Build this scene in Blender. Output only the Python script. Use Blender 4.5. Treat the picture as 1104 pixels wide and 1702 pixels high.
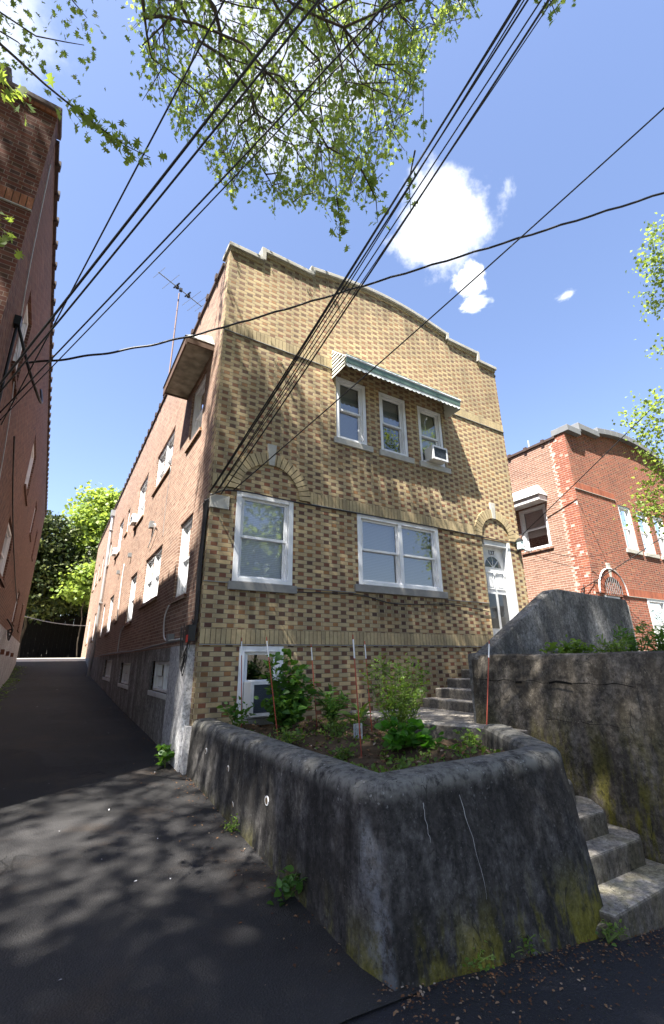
import bpy, math, random
import numpy as np
from mathutils import Vector, Matrix
random.seed(7); RNG = np.random.default_rng(7)
S = bpy.context.scene; COL = S.collection
for o in list(bpy.data.objects): bpy.data.objects.remove(o)

# ---------------------------------------------------------------- camera
CAMP = Vector((-1.792, -6.532, 0.0))
FW = Vector((0.49745479, 0.8073975, 0.3172507)); RT = Vector((0.8533607, -0.52119042, -0.01166435)); UP = Vector((-0.15593025, -0.27653177, 0.94826997))
FPX = 735.84
cam = bpy.data.cameras.new('camera'); co = bpy.data.objects.new('camera', cam); COL.objects.link(co)
m = Matrix.Identity(4)
for i in range(3): m[i][0], m[i][1], m[i][2], m[i][3] = RT[i], UP[i], -FW[i], CAMP[i]
co.matrix_world = m
cam.sensor_fit = 'VERTICAL'; cam.sensor_height = 36; cam.sensor_width = 36; cam.lens = FPX / 1702 * 36
cam.clip_start = .05; cam.clip_end = 3000
S.camera = co
def project(P):
    d = np.asarray(P, float) - np.array(CAMP); z = d @ np.array(FW)
    zz = np.where(np.abs(z) < 1e-6, 1e-6, z)
    return 552 + FPX * (d @ np.array(RT)) / zz, 851 - FPX * (d @ np.array(UP)) / zz, z
def pixdir(x, y):
    return (FW * FPX + RT * (x - 552) - UP * (y - 851)).normalized()

# ---------------------------------------------------------------- sun, sky, exposure
SUN = Vector((-1, -.54, 2.07)).normalized()          # towards the sun
EL = math.asin(SUN.z); AZ = math.atan2(SUN.x, SUN.y)
S.view_settings.view_transform = 'Standard'; S.view_settings.look = 'None'; S.view_settings.gamma = 1
S.view_settings.exposure = 2.45
sl = bpy.data.lights.new('sun', 'SUN'); sl.energy = 5.0; sl.angle = math.radians(.53); sl.color = (1, .95, .86)
so = bpy.data.objects.new('sun', sl); COL.objects.link(so)
so.rotation_euler = SUN.to_track_quat('Z', 'Y').to_euler(); so.location = (0, 0, 30)

class Nd:
    "tiny wrapper: arithmetic on sockets becomes Math nodes"
    def __init__(s, t, sock): s.t, s.s = t, sock
    def _m(s, op, *a, clamp=False):
        n = s.t.nodes.new('ShaderNodeMath'); n.operation = op; n.use_clamp = clamp
        for i, v in enumerate((s,) + a):
            if isinstance(v, Nd): s.t.links.new(v.s, n.inputs[i])
            else: n.inputs[i].default_value = v
        return Nd(s.t, n.outputs[0])
    def __add__(s, o): return s._m('ADD', o)
    __radd__ = __add__
    def __sub__(s, o): return s._m('SUBTRACT', o)
    def __rsub__(s, o): return (s * -1) + o
    def __mul__(s, o): return s._m('MULTIPLY', o)
    __rmul__ = __mul__
    def __truediv__(s, o): return s._m('DIVIDE', o)
    def floor(s): return s._m('FLOOR')
    def fract(s): return s._m('FRACT')
    def mod2(s): return ((s * .5).fract() * 2).floor() if False else s._m('FLOORED_MODULO', 2.0)
    def gt(s, v): return s._m('GREATER_THAN', v)
    def lt(s, v): return s._m('LESS_THAN', v)
    def mn(s, v): return s._m('MINIMUM', v)
    def mx(s, v): return s._m('MAXIMUM', v)
    def abs(s): return s._m('ABSOLUTE')
    def pw(s, v): return s._m('POWER', v)
    def sat(s): return s._m('ADD', 0.0, clamp=True)
    def ramp(s, a, b):
        n = s.t.nodes.new('ShaderNodeMapRange'); n.interpolation_type = 'SMOOTHSTEP'
        s.t.links.new(s.s, n.inputs[0]); n.inputs[1].default_value = a; n.inputs[2].default_value = b
        return Nd(s.t, n.outputs[0])
class Mat:
    def __init__(s, name, rough=.8, spec=.3):
        s.m = bpy.data.materials.new(name); s.m.use_nodes = True; s.t = s.m.node_tree
        s.b = s.t.nodes['Principled BSDF']; s.b.inputs['Roughness'].default_value = rough
        s.b.inputs['Specular IOR Level'].default_value = spec
        s.out = [n for n in s.t.nodes if n.type == 'OUTPUT_MATERIAL'][0]
    def n(s, typ, **k):
        n = s.t.nodes.new(typ)
        for a, v in k.items(): setattr(n, a, v)
        return n
    def pos(s): return s.n('ShaderNodeNewGeometry').outputs['Position']
    def island(s): return Nd(s.t, s.n('ShaderNodeNewGeometry').outputs['Random Per Island'])
    def uv(s):
        u = s.n('ShaderNodeUVMap'); q = s.n('ShaderNodeSeparateXYZ'); s.t.links.new(u.outputs[0], q.inputs[0])
        return Nd(s.t, q.outputs[0]), Nd(s.t, q.outputs[1])
    def xyz(s):
        q = s.n('ShaderNodeSeparateXYZ'); s.t.links.new(s.pos(), q.inputs[0]); return [Nd(s.t, q.outputs[i]) for i in range(3)]
    def vec(s, x, y, z=0.0):
        q = s.n('ShaderNodeCombineXYZ')
        for i, v in enumerate((x, y, z)):
            if isinstance(v, Nd): s.t.links.new(v.s, q.inputs[i])
            else: q.inputs[i].default_value = v
        return q.outputs[0]
    def noise(s, scale, detail=4, rough=.55, v=None, stretch=None, dist=0.0):
        n = s.n('ShaderNodeTexNoise'); n.inputs['Scale'].default_value = scale; n.inputs['Detail'].default_value = detail
        n.inputs['Roughness'].default_value = rough; n.inputs['Distortion'].default_value = dist
        v = v if v is not None else s.pos()
        if stretch:
            mp = s.n('ShaderNodeMapping'); mp.inputs['Scale'].default_value = stretch; s.t.links.new(v, mp.inputs[0]); v = mp.outputs[0]
        s.t.links.new(v, n.inputs['Vector']); return Nd(s.t, n.outputs['Fac'])
    def white(s, v):
        n = s.n('ShaderNodeTexWhiteNoise'); n.noise_dimensions = '3D'; s.t.links.new(v, n.inputs['Vector']); return Nd(s.t, n.outputs['Value'])
    def mix(s, f, a, b):
        n = s.n('ShaderNodeMix', data_type='RGBA')
        if isinstance(f, Nd): s.t.links.new(f.s, n.inputs[0])
        else: n.inputs[0].default_value = f
        for i, v in ((6, a), (7, b)):
            if isinstance(v, tuple): n.inputs[i].default_value = v + (1,)
            else: s.t.links.new(v, n.inputs[i])
        return n.outputs[2]
    def mul(s, a, f):
        n = s.n('ShaderNodeVectorMath', operation='SCALE'); s.t.links.new(a, n.inputs[0]); s.t.links.new(f.s, n.inputs['Scale']); return n.outputs[0]
    def ramp(s, f, stops, const=False):
        n = s.n('ShaderNodeValToRGB'); cr = n.color_ramp
        if const: cr.interpolation = 'CONSTANT'
        while len(cr.elements) < len(stops): cr.elements.new(.5)
        for e, (p, c) in zip(cr.elements, stops): e.position = p; e.color = c + (1,)
        s.t.links.new(f.s, n.inputs[0]); return n.outputs[0]
    def color(s, c):
        if isinstance(c, tuple): s.b.inputs['Base Color'].default_value = c + (1,)
        else: s.t.links.new(c, s.b.inputs['Base Color'])
    def bump(s, h, strength=.4, dist=.01):
        n = s.n('ShaderNodeBump'); n.inputs['Strength'].default_value = strength; n.inputs['Distance'].default_value = dist
        s.t.links.new(h.s, n.inputs['Height']); s.t.links.new(n.outputs[0], s.b.inputs['Normal'])
    def rough(s, f): s.t.links.new(f.s, s.b.inputs['Roughness'])

W = bpy.data.worlds.new('World'); S.world = W; W.use_nodes = True
wt = W.node_tree
class WM(Mat):
    def __init__(s): s.t = wt
wm = WM(); bg = [n for n in wt.nodes if n.type == 'BACKGROUND'][0]
sky = wm.n('ShaderNodeTexSky', sky_type='NISHITA', sun_disc=False, sun_elevation=EL, sun_rotation=AZ, altitude=100, air_density=1.15, dust_density=1.3, ozone_density=3.0)
tc = wm.n('ShaderNodeTexCoord'); gen = tc.outputs['Generated']
def cloud(dirv, rad, seed, scale, lo=.5, soft=.09, sx=1.0, sy=1.0, amp=2.4):
    d = dirv.normalized(); r = d.cross(Vector((0, 0, 1))).normalized(); u = r.cross(d)
    def dot(v):
        n = wm.n('ShaderNodeVectorMath', operation='DOT_PRODUCT'); wt.links.new(gen, n.inputs[0]); n.inputs[1].default_value = v; return Nd(wt, n.outputs['Value'])
    f = dot(d); x = dot(r) / f.mx(.05) / sx; y = dot(u) / f.mx(.05) / sy
    rr = (x * x + y * y).pw(.5) / rad
    n1 = wm.noise(scale, 7, .6, v=wm.vec(x, y, seed))
    v = (n1 - .5) * amp + 1.0 - rr
    return (v.ramp(lo - .5, lo - .5 + soft * 2) * f.gt(.1)).sat(), n1
cl = [cloud(pixdir(736, 372), .110, 3.9, 12, .55, .22, .95, 1.0, 1.35), cloud(pixdir(470, 120), .17, 8.3, 6, .62, .3, 1.3, 1),
      cloud(pixdir(788, 508), .034, 1.7, 20, .62, .2, 1.2, .7), cloud(pixdir(780, 458), .04, 2.7, 20, .62, .2, .9, 1.1), cloud(pixdir(845, 318), .026, 5.2, 34, .8, .5, .7, 1.2), cloud(pixdir(942, 489), .018, 6.2, 36, .62, .3, 1.2, .7),
      cloud(pixdir(20, 60), .12, 4.4, 8, .75, .4, 1, 1)]
tot = cl[0][0]
for i_, (c_, _) in enumerate(cl[1:]): tot = tot.mx(c_ * (.5 if i_ >= 3 else .5 if i_ == 0 else .85))
shade = wm.noise(14, 5, .6, v=gen)
tint = wm.n('ShaderNodeMix', data_type='RGBA', blend_type='MULTIPLY'); tint.inputs[0].default_value = 1
wt.links.new(sky.outputs[0], tint.inputs[6]); tint.inputs[7].default_value = (1.16, 1.07, 1.12, 1)
ccol = wm.mix(shade.ramp(.36, .58), (4.4, 4.7, 5.2), (6.6, 6.6, 6.5))
fin = wm.mix(tot, tint.outputs[2], ccol)
wt.links.new(fin, bg.inputs['Color']); bg.inputs['Strength'].default_value = .052

# ---------------------------------------------------------------- mesh helpers
class MB:
    def __init__(s): s.v = []; s.f = []; s.uvs = []; s.smooth = False
    def face(s, pts, uv=None):
        b = len(s.v); s.v += [tuple(p) for p in pts]; s.f.append(tuple(range(b, b + len(pts)))); s.uvs.append(uv)
    def grid(s, vs, fs):
        b = len(s.v); s.v += [tuple(p) for p in vs]
        for f in fs: s.f.append(tuple(b + i for i in f)); s.uvs.append(None)
    def box(s, x0, y0, z0, x1, y1, z1):
        vs = [(x, y, z) for z in (z0, z1) for y in (y0, y1) for x in (x0, x1)]
        s.grid(vs, [(0, 2, 3, 1), (4, 5, 7, 6), (0, 1, 5, 4), (2, 6, 7, 3), (0, 4, 6, 2), (1, 3, 7, 5)])
    def hexa(s, p):  # 8 points, bottom 4 (ccw) then top 4
        s.grid(p, [(3, 2, 1, 0), (4, 5, 6, 7), (0, 1, 5, 4), (1, 2, 6, 5), (2, 3, 7, 6), (3, 0, 4, 7)])
    def tube(s, pts, r, n=8, cap=True):
        pts = [Vector(p) for p in pts]; rs = r if isinstance(r, (list, tuple)) else [r] * len(pts)
        b = len(s.v); up = None
        for i, p in enumerate(pts):
            t = (pts[min(i + 1, len(pts) - 1)] - pts[max(i - 1, 0)]).normalized()
            if up is None:
                up = Vector((0, 0, 1)) if abs(t.z) < .9 else Vector((1, 0, 0))
            a = t.cross(up).normalized(); up = a.cross(t).normalized()
            for k in range(n):
                q = 2 * math.pi * k / n; s.v.append(tuple(p + (a * math.cos(q) + up * math.sin(q)) * rs[i]))
        for i in range(len(pts) - 1):
            for k in range(n):
                s.f.append((b + i * n + k, b + i * n + (k + 1) % n, b + (i + 1) * n + (k + 1) % n, b + (i + 1) * n + k)); s.uvs.append(None)
        if cap:
            s.f.append(tuple(b + k for k in range(n))[::-1]); s.uvs.append(None)
            e = b + (len(pts) - 1) * n; s.f.append(tuple(e + k for k in range(n))); s.uvs.append(None)
    def prism(s, poly, d):  # poly list of 3D points, extruded by vector d
        n = len(poly); d = Vector(d); p = [Vector(q) for q in poly]
        s.grid(p + [q + d for q in p], [tuple(range(n))[::-1], tuple(range(n, 2 * n))] + [(i, (i + 1) % n, n + (i + 1) % n, n + i) for i in range(n)])
    def build(s, name, mat, parent=None, smooth=False, origin=None):
        if parent is not None: org = root_loc(parent)
        elif origin is not None: org = Vector(origin)
        else: org = Vector((0, 0, 0))
        me = bpy.data.meshes.new(name); me.from_pydata([(v[0] - org.x, v[1] - org.y, v[2] - org.z) for v in s.v], [], s.f)
        V = np.array(s.v, float)
        uvl = me.uv_layers.new(name='UVMap'); data = np.zeros((len(me.loops), 2)); li = 0
        for f, u in zip(s.f, s.uvs):
            P = V[list(f)]
            if u is None:
                nrm = np.zeros(3)
                for i in range(len(f)): nrm += np.cross(P[i], P[(i + 1) % len(f)])
                a = np.abs(nrm)
                if a[2] >= a[0] and a[2] >= a[1]: q = P[:, :2]
                elif a[0] > a[1]: q = P[:, 1:3]
                else: q = P[:, [0, 2]]
            else: q = np.array(u)
            data[li:li + len(f)] = q; li += len(f)
        uvl.data.foreach_set('uv', data.ravel())
        if smooth:
            me.polygons.foreach_set('use_smooth', [True] * len(me.polygons))
        me.materials.append(mat.m if isinstance(mat, Mat) else mat); me.update()
        o = bpy.data.objects.new(name, me); COL.objects.link(o)
        if parent is not None: o.parent = parent
        else: o.location = org
        return o
def root_loc(o):
    while o.parent: o = o.parent
    return o.location
def tag(o, label=None, cat=None, group=None, kind=None):
    for k, v in (('label', label), ('category', cat), ('group', group), ('kind', kind)):
        if v: o[k] = v
    return o
def empty(name, loc, label=None, cat=None, group=None):
    o = bpy.data.objects.new(name, None); COL.objects.link(o); o.location = loc; o.empty_display_size = .2
    return tag(o, label, cat, group)
def bevel(o, w=.01, seg=2):
    b = o.modifiers.new('bevel', 'BEVEL'); b.width = w; b.segments = seg; b.limit_method = 'ANGLE'; return o

# ---------------------------------------------------------------- materials
def flemish(M, x, y, h=.067, p=.333):
    row = (y / h).floor(); odd = row.mod2()
    u = x / p + odd * .5; cell = u.floor(); fu = u.fract(); fv = (y / h).fract()
    head = fu.gt(.655)
    e1 = fu.mn((fu - .655).abs()).mn(1.0 - fu) * p          # distance to vertical joints
    e2 = fv.mn(1.0 - fv) * h
    e = e1.mn(e2)
    rnd = M.white(M.vec(cell, row, head)); return head, e, rnd, cell, row
def yellow(M, x, y):
    wob = (M.noise(1.3, 2) - .5) * .01
    head, e, rnd, cell, row = flemish(M, x, y + wob)
    rnd2 = M.white(M.vec(row, cell, head + 4.0))
    st = M.ramp(rnd, [(0, (.305, .235, .135)), (.35, (.395, .305, .17)), (.7, (.345, .28, .165)), (1, (.45, .34, .185))])
    hd = M.ramp(rnd, [(0, (.075, .045, .036)), (.22, (.13, .07, .045)), (.42, (.20, .08, .045)), (.6, (.10, .05, .038)), (.78, (.27, .14, .06)), (1, (.21, .105, .052))])
    hd = M.mix(y.ramp(2.0, 6.5) * .38, hd, (.31, .20, .125))  # paler upward: partly own tone, partly bright sunlight painted in
    face = M.mix(head, st, hd)
    soot = M.noise(.45, 6, .65, stretch=(1, 1, .6)).ramp(.35, .75)
    face = M.mul(face, 1.08 - soot * .42 - (M.noise(22, 3) - .5) * .35 - M.noise(2.6, 4, stretch=(1, 1, .18)).ramp(.5, .75) * .25)
    def box_(a, b, top, ln): return (x - a).ramp(-.05, .08) * (1.0 - (x - b).ramp(-.08, .05)) * (1.0 - (y - top).ramp(-.01, .01)) * (y - (top - ln)).ramp(0, ln)
    stn = M.noise(7, 4, .6, v=M.vec(x, y * .12, 0.0)).ramp(.38, .62); dm_ = box_(.36, 1.52, 1.03, .75).mx(box_(2.68, 4.95, 1.15, .8)).mx(box_(2.3, 5.4, 3.99, .7) * .6) * stn
    dm_ = dm_.mx((1.0 - x.ramp(.0, .5)) * M.noise(1.4, 4).ramp(.35, .6) * .8).mx(x.ramp(3.2, 4.6) * (1.0 - y.ramp(-.45, .1)) * M.noise(2.5, 5).ramp(.3, .6))
    dm_ = dm_.mx((y - 7.2).ramp(0, .5) * M.noise(3, 5, v=M.vec(x, y * .3, 2.0)).ramp(.42, .62) * .8)
    face = M.mul(face, 1.0 - dm_ * .5)
    sm = M.noise(1.5, 6, .75).ramp(.66, .72) * M.noise(14, 3).ramp(.4, .6); face = M.mix(sm * .45, face, (.42, .38, .31))
    return head, e, rnd2, face
def mortar_mix(M, e, face, mort, w=.0045):
    k = e.ramp(w * .6, w * 1.35)
    return M.mix(k, mort, face), k
def mk_yellow(name='buff_brick'):
    M = Mat(name, .85, .25); x, y = M.uv()
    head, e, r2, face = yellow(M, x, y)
    bed = (y / .067).fract(); bedj = (bed.mn(1.0 - bed) * .067).lt(.005)
    mort = M.mix(bedj * .75, M.ramp(M.noise(1.1, 4).ramp(.35, .65), [(0, (.22, .18, .13)), (1, (.38, .32, .23))]), (.085, .068, .048))
    c, k = mortar_mix(M, e, face, mort)
    M.color(c); M.bump(k + r2 * .35 + M.noise(90, 2) * .25, .55, .006); return M
def running(M, x, y, cols, mort, h=.067, p=.213):
    row = (y / h).floor(); u = x / p + row.mod2() * .5; cell = u.floor(); fu = u.fract(); fv = (y / h).fract()
    e = (fu.mn(1.0 - fu) * p).mn(fv.mn(1.0 - fv) * h)
    rnd = M.white(M.vec(cell, row, 0.0)); face = M.ramp(rnd, cols)
    soot = M.noise(.4, 6, .6).ramp(.3, .75)
    face = M.mul(face, 1.0 - soot * .25 - (M.noise(25, 3) - .5) * .3)
    return e, rnd, face
def mk_side(name, cols, mort, quoin=False, redq=False):
    M = Mat(name, .88, .2); x, y = M.uv()
    e, rnd, face = running(M, x, y, cols, mort)
    c, k = mortar_mix(M, e, face, mort, .0055)
    hgt = k + rnd * .3
    if quoin:                         # buff bricks of the street front toothed into the side wall
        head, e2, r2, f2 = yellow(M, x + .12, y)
        c2, k2 = mortar_mix(M, e2, f2, (.3, .25, .18))
        odd = (y / .067).floor().mod2()
        msk = (x - odd * .1).lt(.115)
        c = M.mix(msk, c, c2)
    if redq:
        r2 = M.white(M.vec(row_ := (y / .067).floor(), ((x / .107) + (row_.mod2() * .5)).floor(), 7.0))
        f2 = M.ramp(r2, [(0, (.21, .066, .04)), (.6, (.18, .058, .036)), (.9, (.26, .095, .055)), (1, (.42, .35, .31))])
        c2, _ = mortar_mix(M, e, f2, (.42, .32, .27))
        edge = .46 + (M.noise(2.2, 3) - .5) * .12 + row_.mod2() * .05
        msk = (x - edge).lt(0.0); sm = (x - edge).abs().lt(.04) * M.noise(11, 5, .7).ramp(.42, .55)
        c = M.mix(msk, c, c2); c = M.mix(sm * .6, c, (.50, .45, .40))
    M.color(c); M.bump(hgt + M.noise(70, 2) * .3, .6, .007); return M
def mk_redfront(name, dark=1.0):
    M = Mat(name, .85, .25); x, y = M.uv()
    head, e, rnd, cell, row = flemish(M, x, y)
    st = M.ramp(rnd, [(0, (.21, .066, .04)), (.5, (.28, .088, .05)), (.8, (.17, .055, .036)), (1, (.31, .125, .07))])
    hd = M.ramp(rnd, [(0, (.085, .04, .03)), (.5, (.20, .065, .036)), (1, (.14, .07, .04))])
    face = M.mix(head, st, hd); face = M.mul(face, (1.0 - M.noise(.6, 5).ramp(.35, .7) * .25) * dark)
    c, k = mortar_mix(M, e, face, (.34 * dark, .24 * dark, .19 * dark), .0042)
    M.color(c); M.bump(k, .5, .006); return M
def simple(name, c, rough=.6, spec=.3, var=.12, scale=6, bump=0, metal=0):
    M = Mat(name, rough, spec); n = M.noise(scale, 5)
    M.color(M.mul(M.mix(0.0, c, c), 1.0 - (n - .5) * 2 * var))
    M.b.inputs['Metallic'].default_value = metal
    if bump: M.bump(M.noise(scale * 8, 3), bump, .005)
    return M
def soldier_mat(name, stops):
    M = Mat(name, .85, .25); r = M.island(); c = M.ramp(r, stops)
    M.color(M.mul(c, 1.0 - (M.noise(20, 4) - .5) * .5 - M.noise(2.2, 4).ramp(.4, .75) * .22)); M.bump(M.noise(80, 2), .3, .004); return M
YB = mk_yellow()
REDS = [(0, (.18, .10, .075)), (.3, (.27, .17, .125)), (.6, (.22, .13, .095)), (.85, (.33, .215, .16)), (1, (.18, .115, .09))]
SB = mk_side('red_side_brick', REDS, (.38, .32, .26), True)
SB2 = mk_side('pink_side_brick', [(0, (.18, .095, .068)), (.4, (.26, .14, .10)), (.8, (.21, .11, .08)), (1, (.29, .175, .125))], (.42, .36, .31))
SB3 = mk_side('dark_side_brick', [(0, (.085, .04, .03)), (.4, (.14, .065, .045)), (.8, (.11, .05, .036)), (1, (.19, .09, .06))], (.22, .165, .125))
SB2Q = mk_side('pink_side_brick_toothed', [(0, (.18, .095, .068)), (.4, (.26, .14, .10)), (.8, (.21, .11, .08)), (1, (.29, .175, .125))], (.42, .36, .31), redq=True)
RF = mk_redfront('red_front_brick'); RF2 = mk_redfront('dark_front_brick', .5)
SOL = soldier_mat('buff_soldier_brick', [(0, (.27, .215, .13)), (.5, (.37, .30, .175)), (1, (.32, .25, .145))])
SOLR = soldier_mat('red_soldier_brick', [(0, (.20, .065, .04)), (.5, (.29, .095, .052)), (1, (.24, .08, .048))])
SOLD = soldier_mat('dark_soldier_brick', [(0, (.17, .06, .035)), (.5, (.26, .10, .05)), (1, (.2, .08, .04))])
MORT = simple('mortar', (.07, .055, .04), .95, .1)
STONE = simple('cast_stone', (.36, .35, .32), .85, .2, .3, 9, .4)
DSTONE = simple('dark_stone', (.21, .205, .195), .85, .2, .35, 7, .4)
COPE = simple('grey_coping', (.30, .29, .26), .9, .2, .35, 5, .5)
def mk_white(name, c=(.74, .75, .77), dirt=.12):
    M = Mat(name, .42, .45); n = M.noise(3.5, 5).ramp(.45, .8); s = M.noise(40, 2, stretch=(1, 1, .12)).ramp(.55, .8)
    M.color(M.mul(M.mix(0.0, c, c), 1.0 - n * dirt - s * dirt * .6)); return M
WHITE = mk_white('white_vinyl', (.66, .67, .69), .2); WPAINT = mk_white('white_paint', (.56, .57, .58), .3)
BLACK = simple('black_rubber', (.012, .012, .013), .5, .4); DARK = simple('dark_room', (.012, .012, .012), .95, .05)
ROOFM = simple('tar_roofing', (.05, .048, .045), .9, .2); TILE = simple('dark_coping_tile', (.055, .035, .03), .7, .3, .4, 4)
METAL = simple('galvanised_metal', (.45, .46, .47), .4, .5, .15, 8, 0, .6)
GREYM = simple('grey_metal', (.22, .23, .24), .5, .5, .2, 8, 0, .3)
def mk_glass(name, tint, see, refl=.35):
    M = Mat(name, .04, .5); t = M.t
    g = M.n('ShaderNodeBsdfGlossy'); g.inputs['Roughness'].default_value = .02; g.inputs['Color'].default_value = (1, 1, 1, 1)
    tr = M.n('ShaderNodeBsdfTransparent'); tr.inputs['Color'].default_value = tint + (1,)
    fr = M.n('ShaderNodeFresnel'); fr.inputs['IOR'].default_value = 1.5
    f = (Nd(t, fr.outputs[0]) * 1.0 + refl).sat()
    nz = M.noise(1.6, 1); bm = M.n('ShaderNodeBump'); bm.inputs['Strength'].default_value = .12; bm.inputs['Distance'].default_value = .02
    t.links.new(nz.s, bm.inputs['Height']); t.links.new(bm.outputs[0], g.inputs['Normal'])
    mx = M.n('ShaderNodeMixShader'); t.links.new(f.s, mx.inputs[0]); t.links.new(tr.outputs[0], mx.inputs[1]); t.links.new(g.outputs[0], mx.inputs[2])
    t.links.new(mx.outputs[0], M.out.inputs[0]); return M
GLASS = mk_glass('window_glass', (.82, .86, .88), 1, .12); GLASSB = mk_glass('bright_glass', (.93, .96, 1.0), 1, .07)
def mk_blind(name, c):
    M = Mat(name, .6, .3); x, y = M.uv(); f = (y / .03).fract()
    M.color(M.mul(M.mix(0.0, c, c), .72 + f * .35)); M.bump(f, .5, .01); return M
BLIND = mk_blind('white_blind', (.74, .80, .90)); BLIND2 = mk_blind('grey_blind', (.35, .35, .33)); BLIND3 = mk_blind('cream_blind', (.5, .5, .36))
def mk_concrete(name, base, streak=.6, moss=.6, mz=(-1.75, -1.15), lich=.25, light=(.17, .17, .175), rim=False):
    M = Mat(name, .9, .2); x, y, z = M.xyz()
    n1 = M.noise(1.9, 10, .72, stretch=(1, 1, .7)); n2 = M.noise(9, 8, .75); st = M.noise(4, 6, .7, stretch=(1, 1, .12), dist=.3)
    c = M.ramp((n1 * .6 + n2 * .4), [(.2, tuple(v * .4 for v in base)), (.48, base), (.62, light), (.85, tuple(min(v * 1.7, .6) for v in light))])
    c = M.mul(c, 1.0 - st.ramp(.38, .7) * streak)
    if moss:
        mk = (1.0 - z.ramp(*mz)) * (M.noise(3.4, 6, .7, stretch=(1, 1, .22)) + M.noise(25, 3) * .12).ramp(.50, .62) * moss
        c = M.mix(mk.sat(), c, (.115, .105, .012))
    hf = M.noise(24, 6, .75, stretch=(1, 1, .9)); c = M.mul(c, .55 + hf.ramp(.3, .7) * .9)
    bl = M.noise(60, 3, .6).gt(.66) * M.noise(4, 4).ramp(.4, .6); c = M.mix(bl * .35, c, tuple(min(v * 1.8, .7) for v in light))
    pit = M.noise(15, 3, .6, dist=.5).ramp(.62, .7); c = M.mix(pit * .6, c, tuple(v * .35 for v in base))
    if rim:
        c = M.mix(z.ramp(-.86, -.76) * .75 * M.noise(11, 5, .7).ramp(.3, .6), c, (.19, .185, .165))
        eff = ((x - .02).abs() * -1.0 + .05 + (M.noise(5, 4) - .5) * .10).ramp(0, .05) * y.lt(-3.9) * (z + M.noise(6, 4) * .5).ramp(-1.75, -1.3) * (1.0 - z.ramp(-1.0, -.88)) * M.noise(12, 6, .8).ramp(.38, .6)
        c = M.mix(eff * .4, c, (.22, .24, .27))
    if lich:
        v = M.n('ShaderNodeTexVoronoi'); v.inputs['Scale'].default_value = 21; M.t.links.new(M.pos(), v.inputs['Vector'])
        sp = (Nd(M.t, v.outputs['Distance']) + M.noise(45, 5, .8) * .9).lt(.60) * M.noise(2.5, 3).gt(.5) * (.25 + z.ramp(-1.0, -.75) * .75)
        c = M.mix(sp * lich, c, (.42, .43, .42))
    sc = M.noise(3, 2, dist=2.5, stretch=(1, 1, .25)); crack = (sc - .5).abs().lt(.0035)
    c = M.mix(crack * .7, c, (.015, .015, .015))
    M.color(c); M.bump(M.noise(45, 6, .75) + n2 * .5 - crack * .5, .5, .008); return M
CONC = mk_concrete('stained_concrete', (.034, .032, .031), .62, .9, (-1.8, -1.3), .3, (.105, .100, .097), True)
CONC2 = mk_concrete('weathered_concrete', (.060, .052, .042), .5, .9, (-1.75, -.35), .12, (.20, .175, .145))
CONC3 = mk_concrete('stair_concrete', (.19, .17, .145), .2, .35, (-1.9, -1.2), .1, (.36, .33, .285))
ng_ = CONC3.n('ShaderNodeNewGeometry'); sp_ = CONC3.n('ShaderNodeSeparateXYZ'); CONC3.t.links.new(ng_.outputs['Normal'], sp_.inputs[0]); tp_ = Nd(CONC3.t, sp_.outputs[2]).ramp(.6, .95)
old_ = CONC3.b.inputs['Base Color'].links[0].from_socket; CONC3.color(CONC3.mul(old_, .5 + tp_ * 1.0 * (.75 + CONC3.noise(6, 4) * .5)))  # upward treads brightened, sunlight painted into the colour; risers darker with grime
CONC4 = mk_concrete('grey_parapet_concrete', (.12, .115, .108), .4, 0, lich=.1, light=(.30, .29, .275))
STUC = mk_concrete('dirty_stucco', (.20, .195, .19), .45, .3, (-1.6, -1.0), .0, (.38, .375, .37))
STUCW = mk_concrete('white_stucco', (.36, .36, .375), .25, 0, lich=0, light=(.52, .52, .53))
def mk_asphalt(name, base, warm=0):
    M = Mat(name, .82, .35); n = M.noise(.7, 7, .6); f = M.noise(160, 3, .7)
    c = M.mix(n.ramp(.35, .7), base, tuple(v * 1.5 for v in base))
    v = M.n('ShaderNodeTexVoronoi'); v.inputs['Scale'].default_value = 85; M.t.links.new(M.pos(), v.inputs['Vector'])
    sp = Nd(M.t, v.outputs['Distance']).lt(.16) * M.white(v.outputs['Position']).gt(.55)
    c = M.mix(sp * .7, c, (.10, .10, .105)); 
    st = M.noise(1.6, 6, .7, dist=.6).ramp(.55, .72); c = M.mix(st * .5, c, tuple(v * .5 for v in base))
    n3 = M.noise(.9, 3, .5, dist=1.5); crk = (n3 - .5).abs().lt(.0022) * M.noise(.5, 2).gt(.5); c = M.mix(crk * .8, c, (.006, .006, .006))
    pt = M.noise(.33, 2, .4, dist=.3).gt(.57); c = M.mul(c, 1.0 - pt * .3); br = M.noise(1.3, 7, .7).ramp(.52, .68); c = M.mix(br * .35, c, (.05, .034, .022)); c = M.mul(c, .75 + M.noise(55, 5, .8) * .5)
    M.color(c); M.bump(f + Nd(M.t, v.outputs['Distance']) - crk * 2.0, .7, .010); return M
ASPH = mk_asphalt('driveway_asphalt', (.018, .0172, .0178)); ASPH2 = mk_asphalt('pavement_asphalt', (.013, .013, .0165))
EARTH = simple('earth', (.07, .05, .032), .95, .1, .6, 9, .8)
def mk_bark():
    M = Mat('bark', .9, .2); n = M.noise(12, 6, .7, stretch=(1, 1, .25)); M.color(M.ramp(n, [(.3, (.035, .028, .022)), (.7, (.11, .09, .07))])); M.bump(n, .6, .02); return M
BARK = mk_bark()
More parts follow.
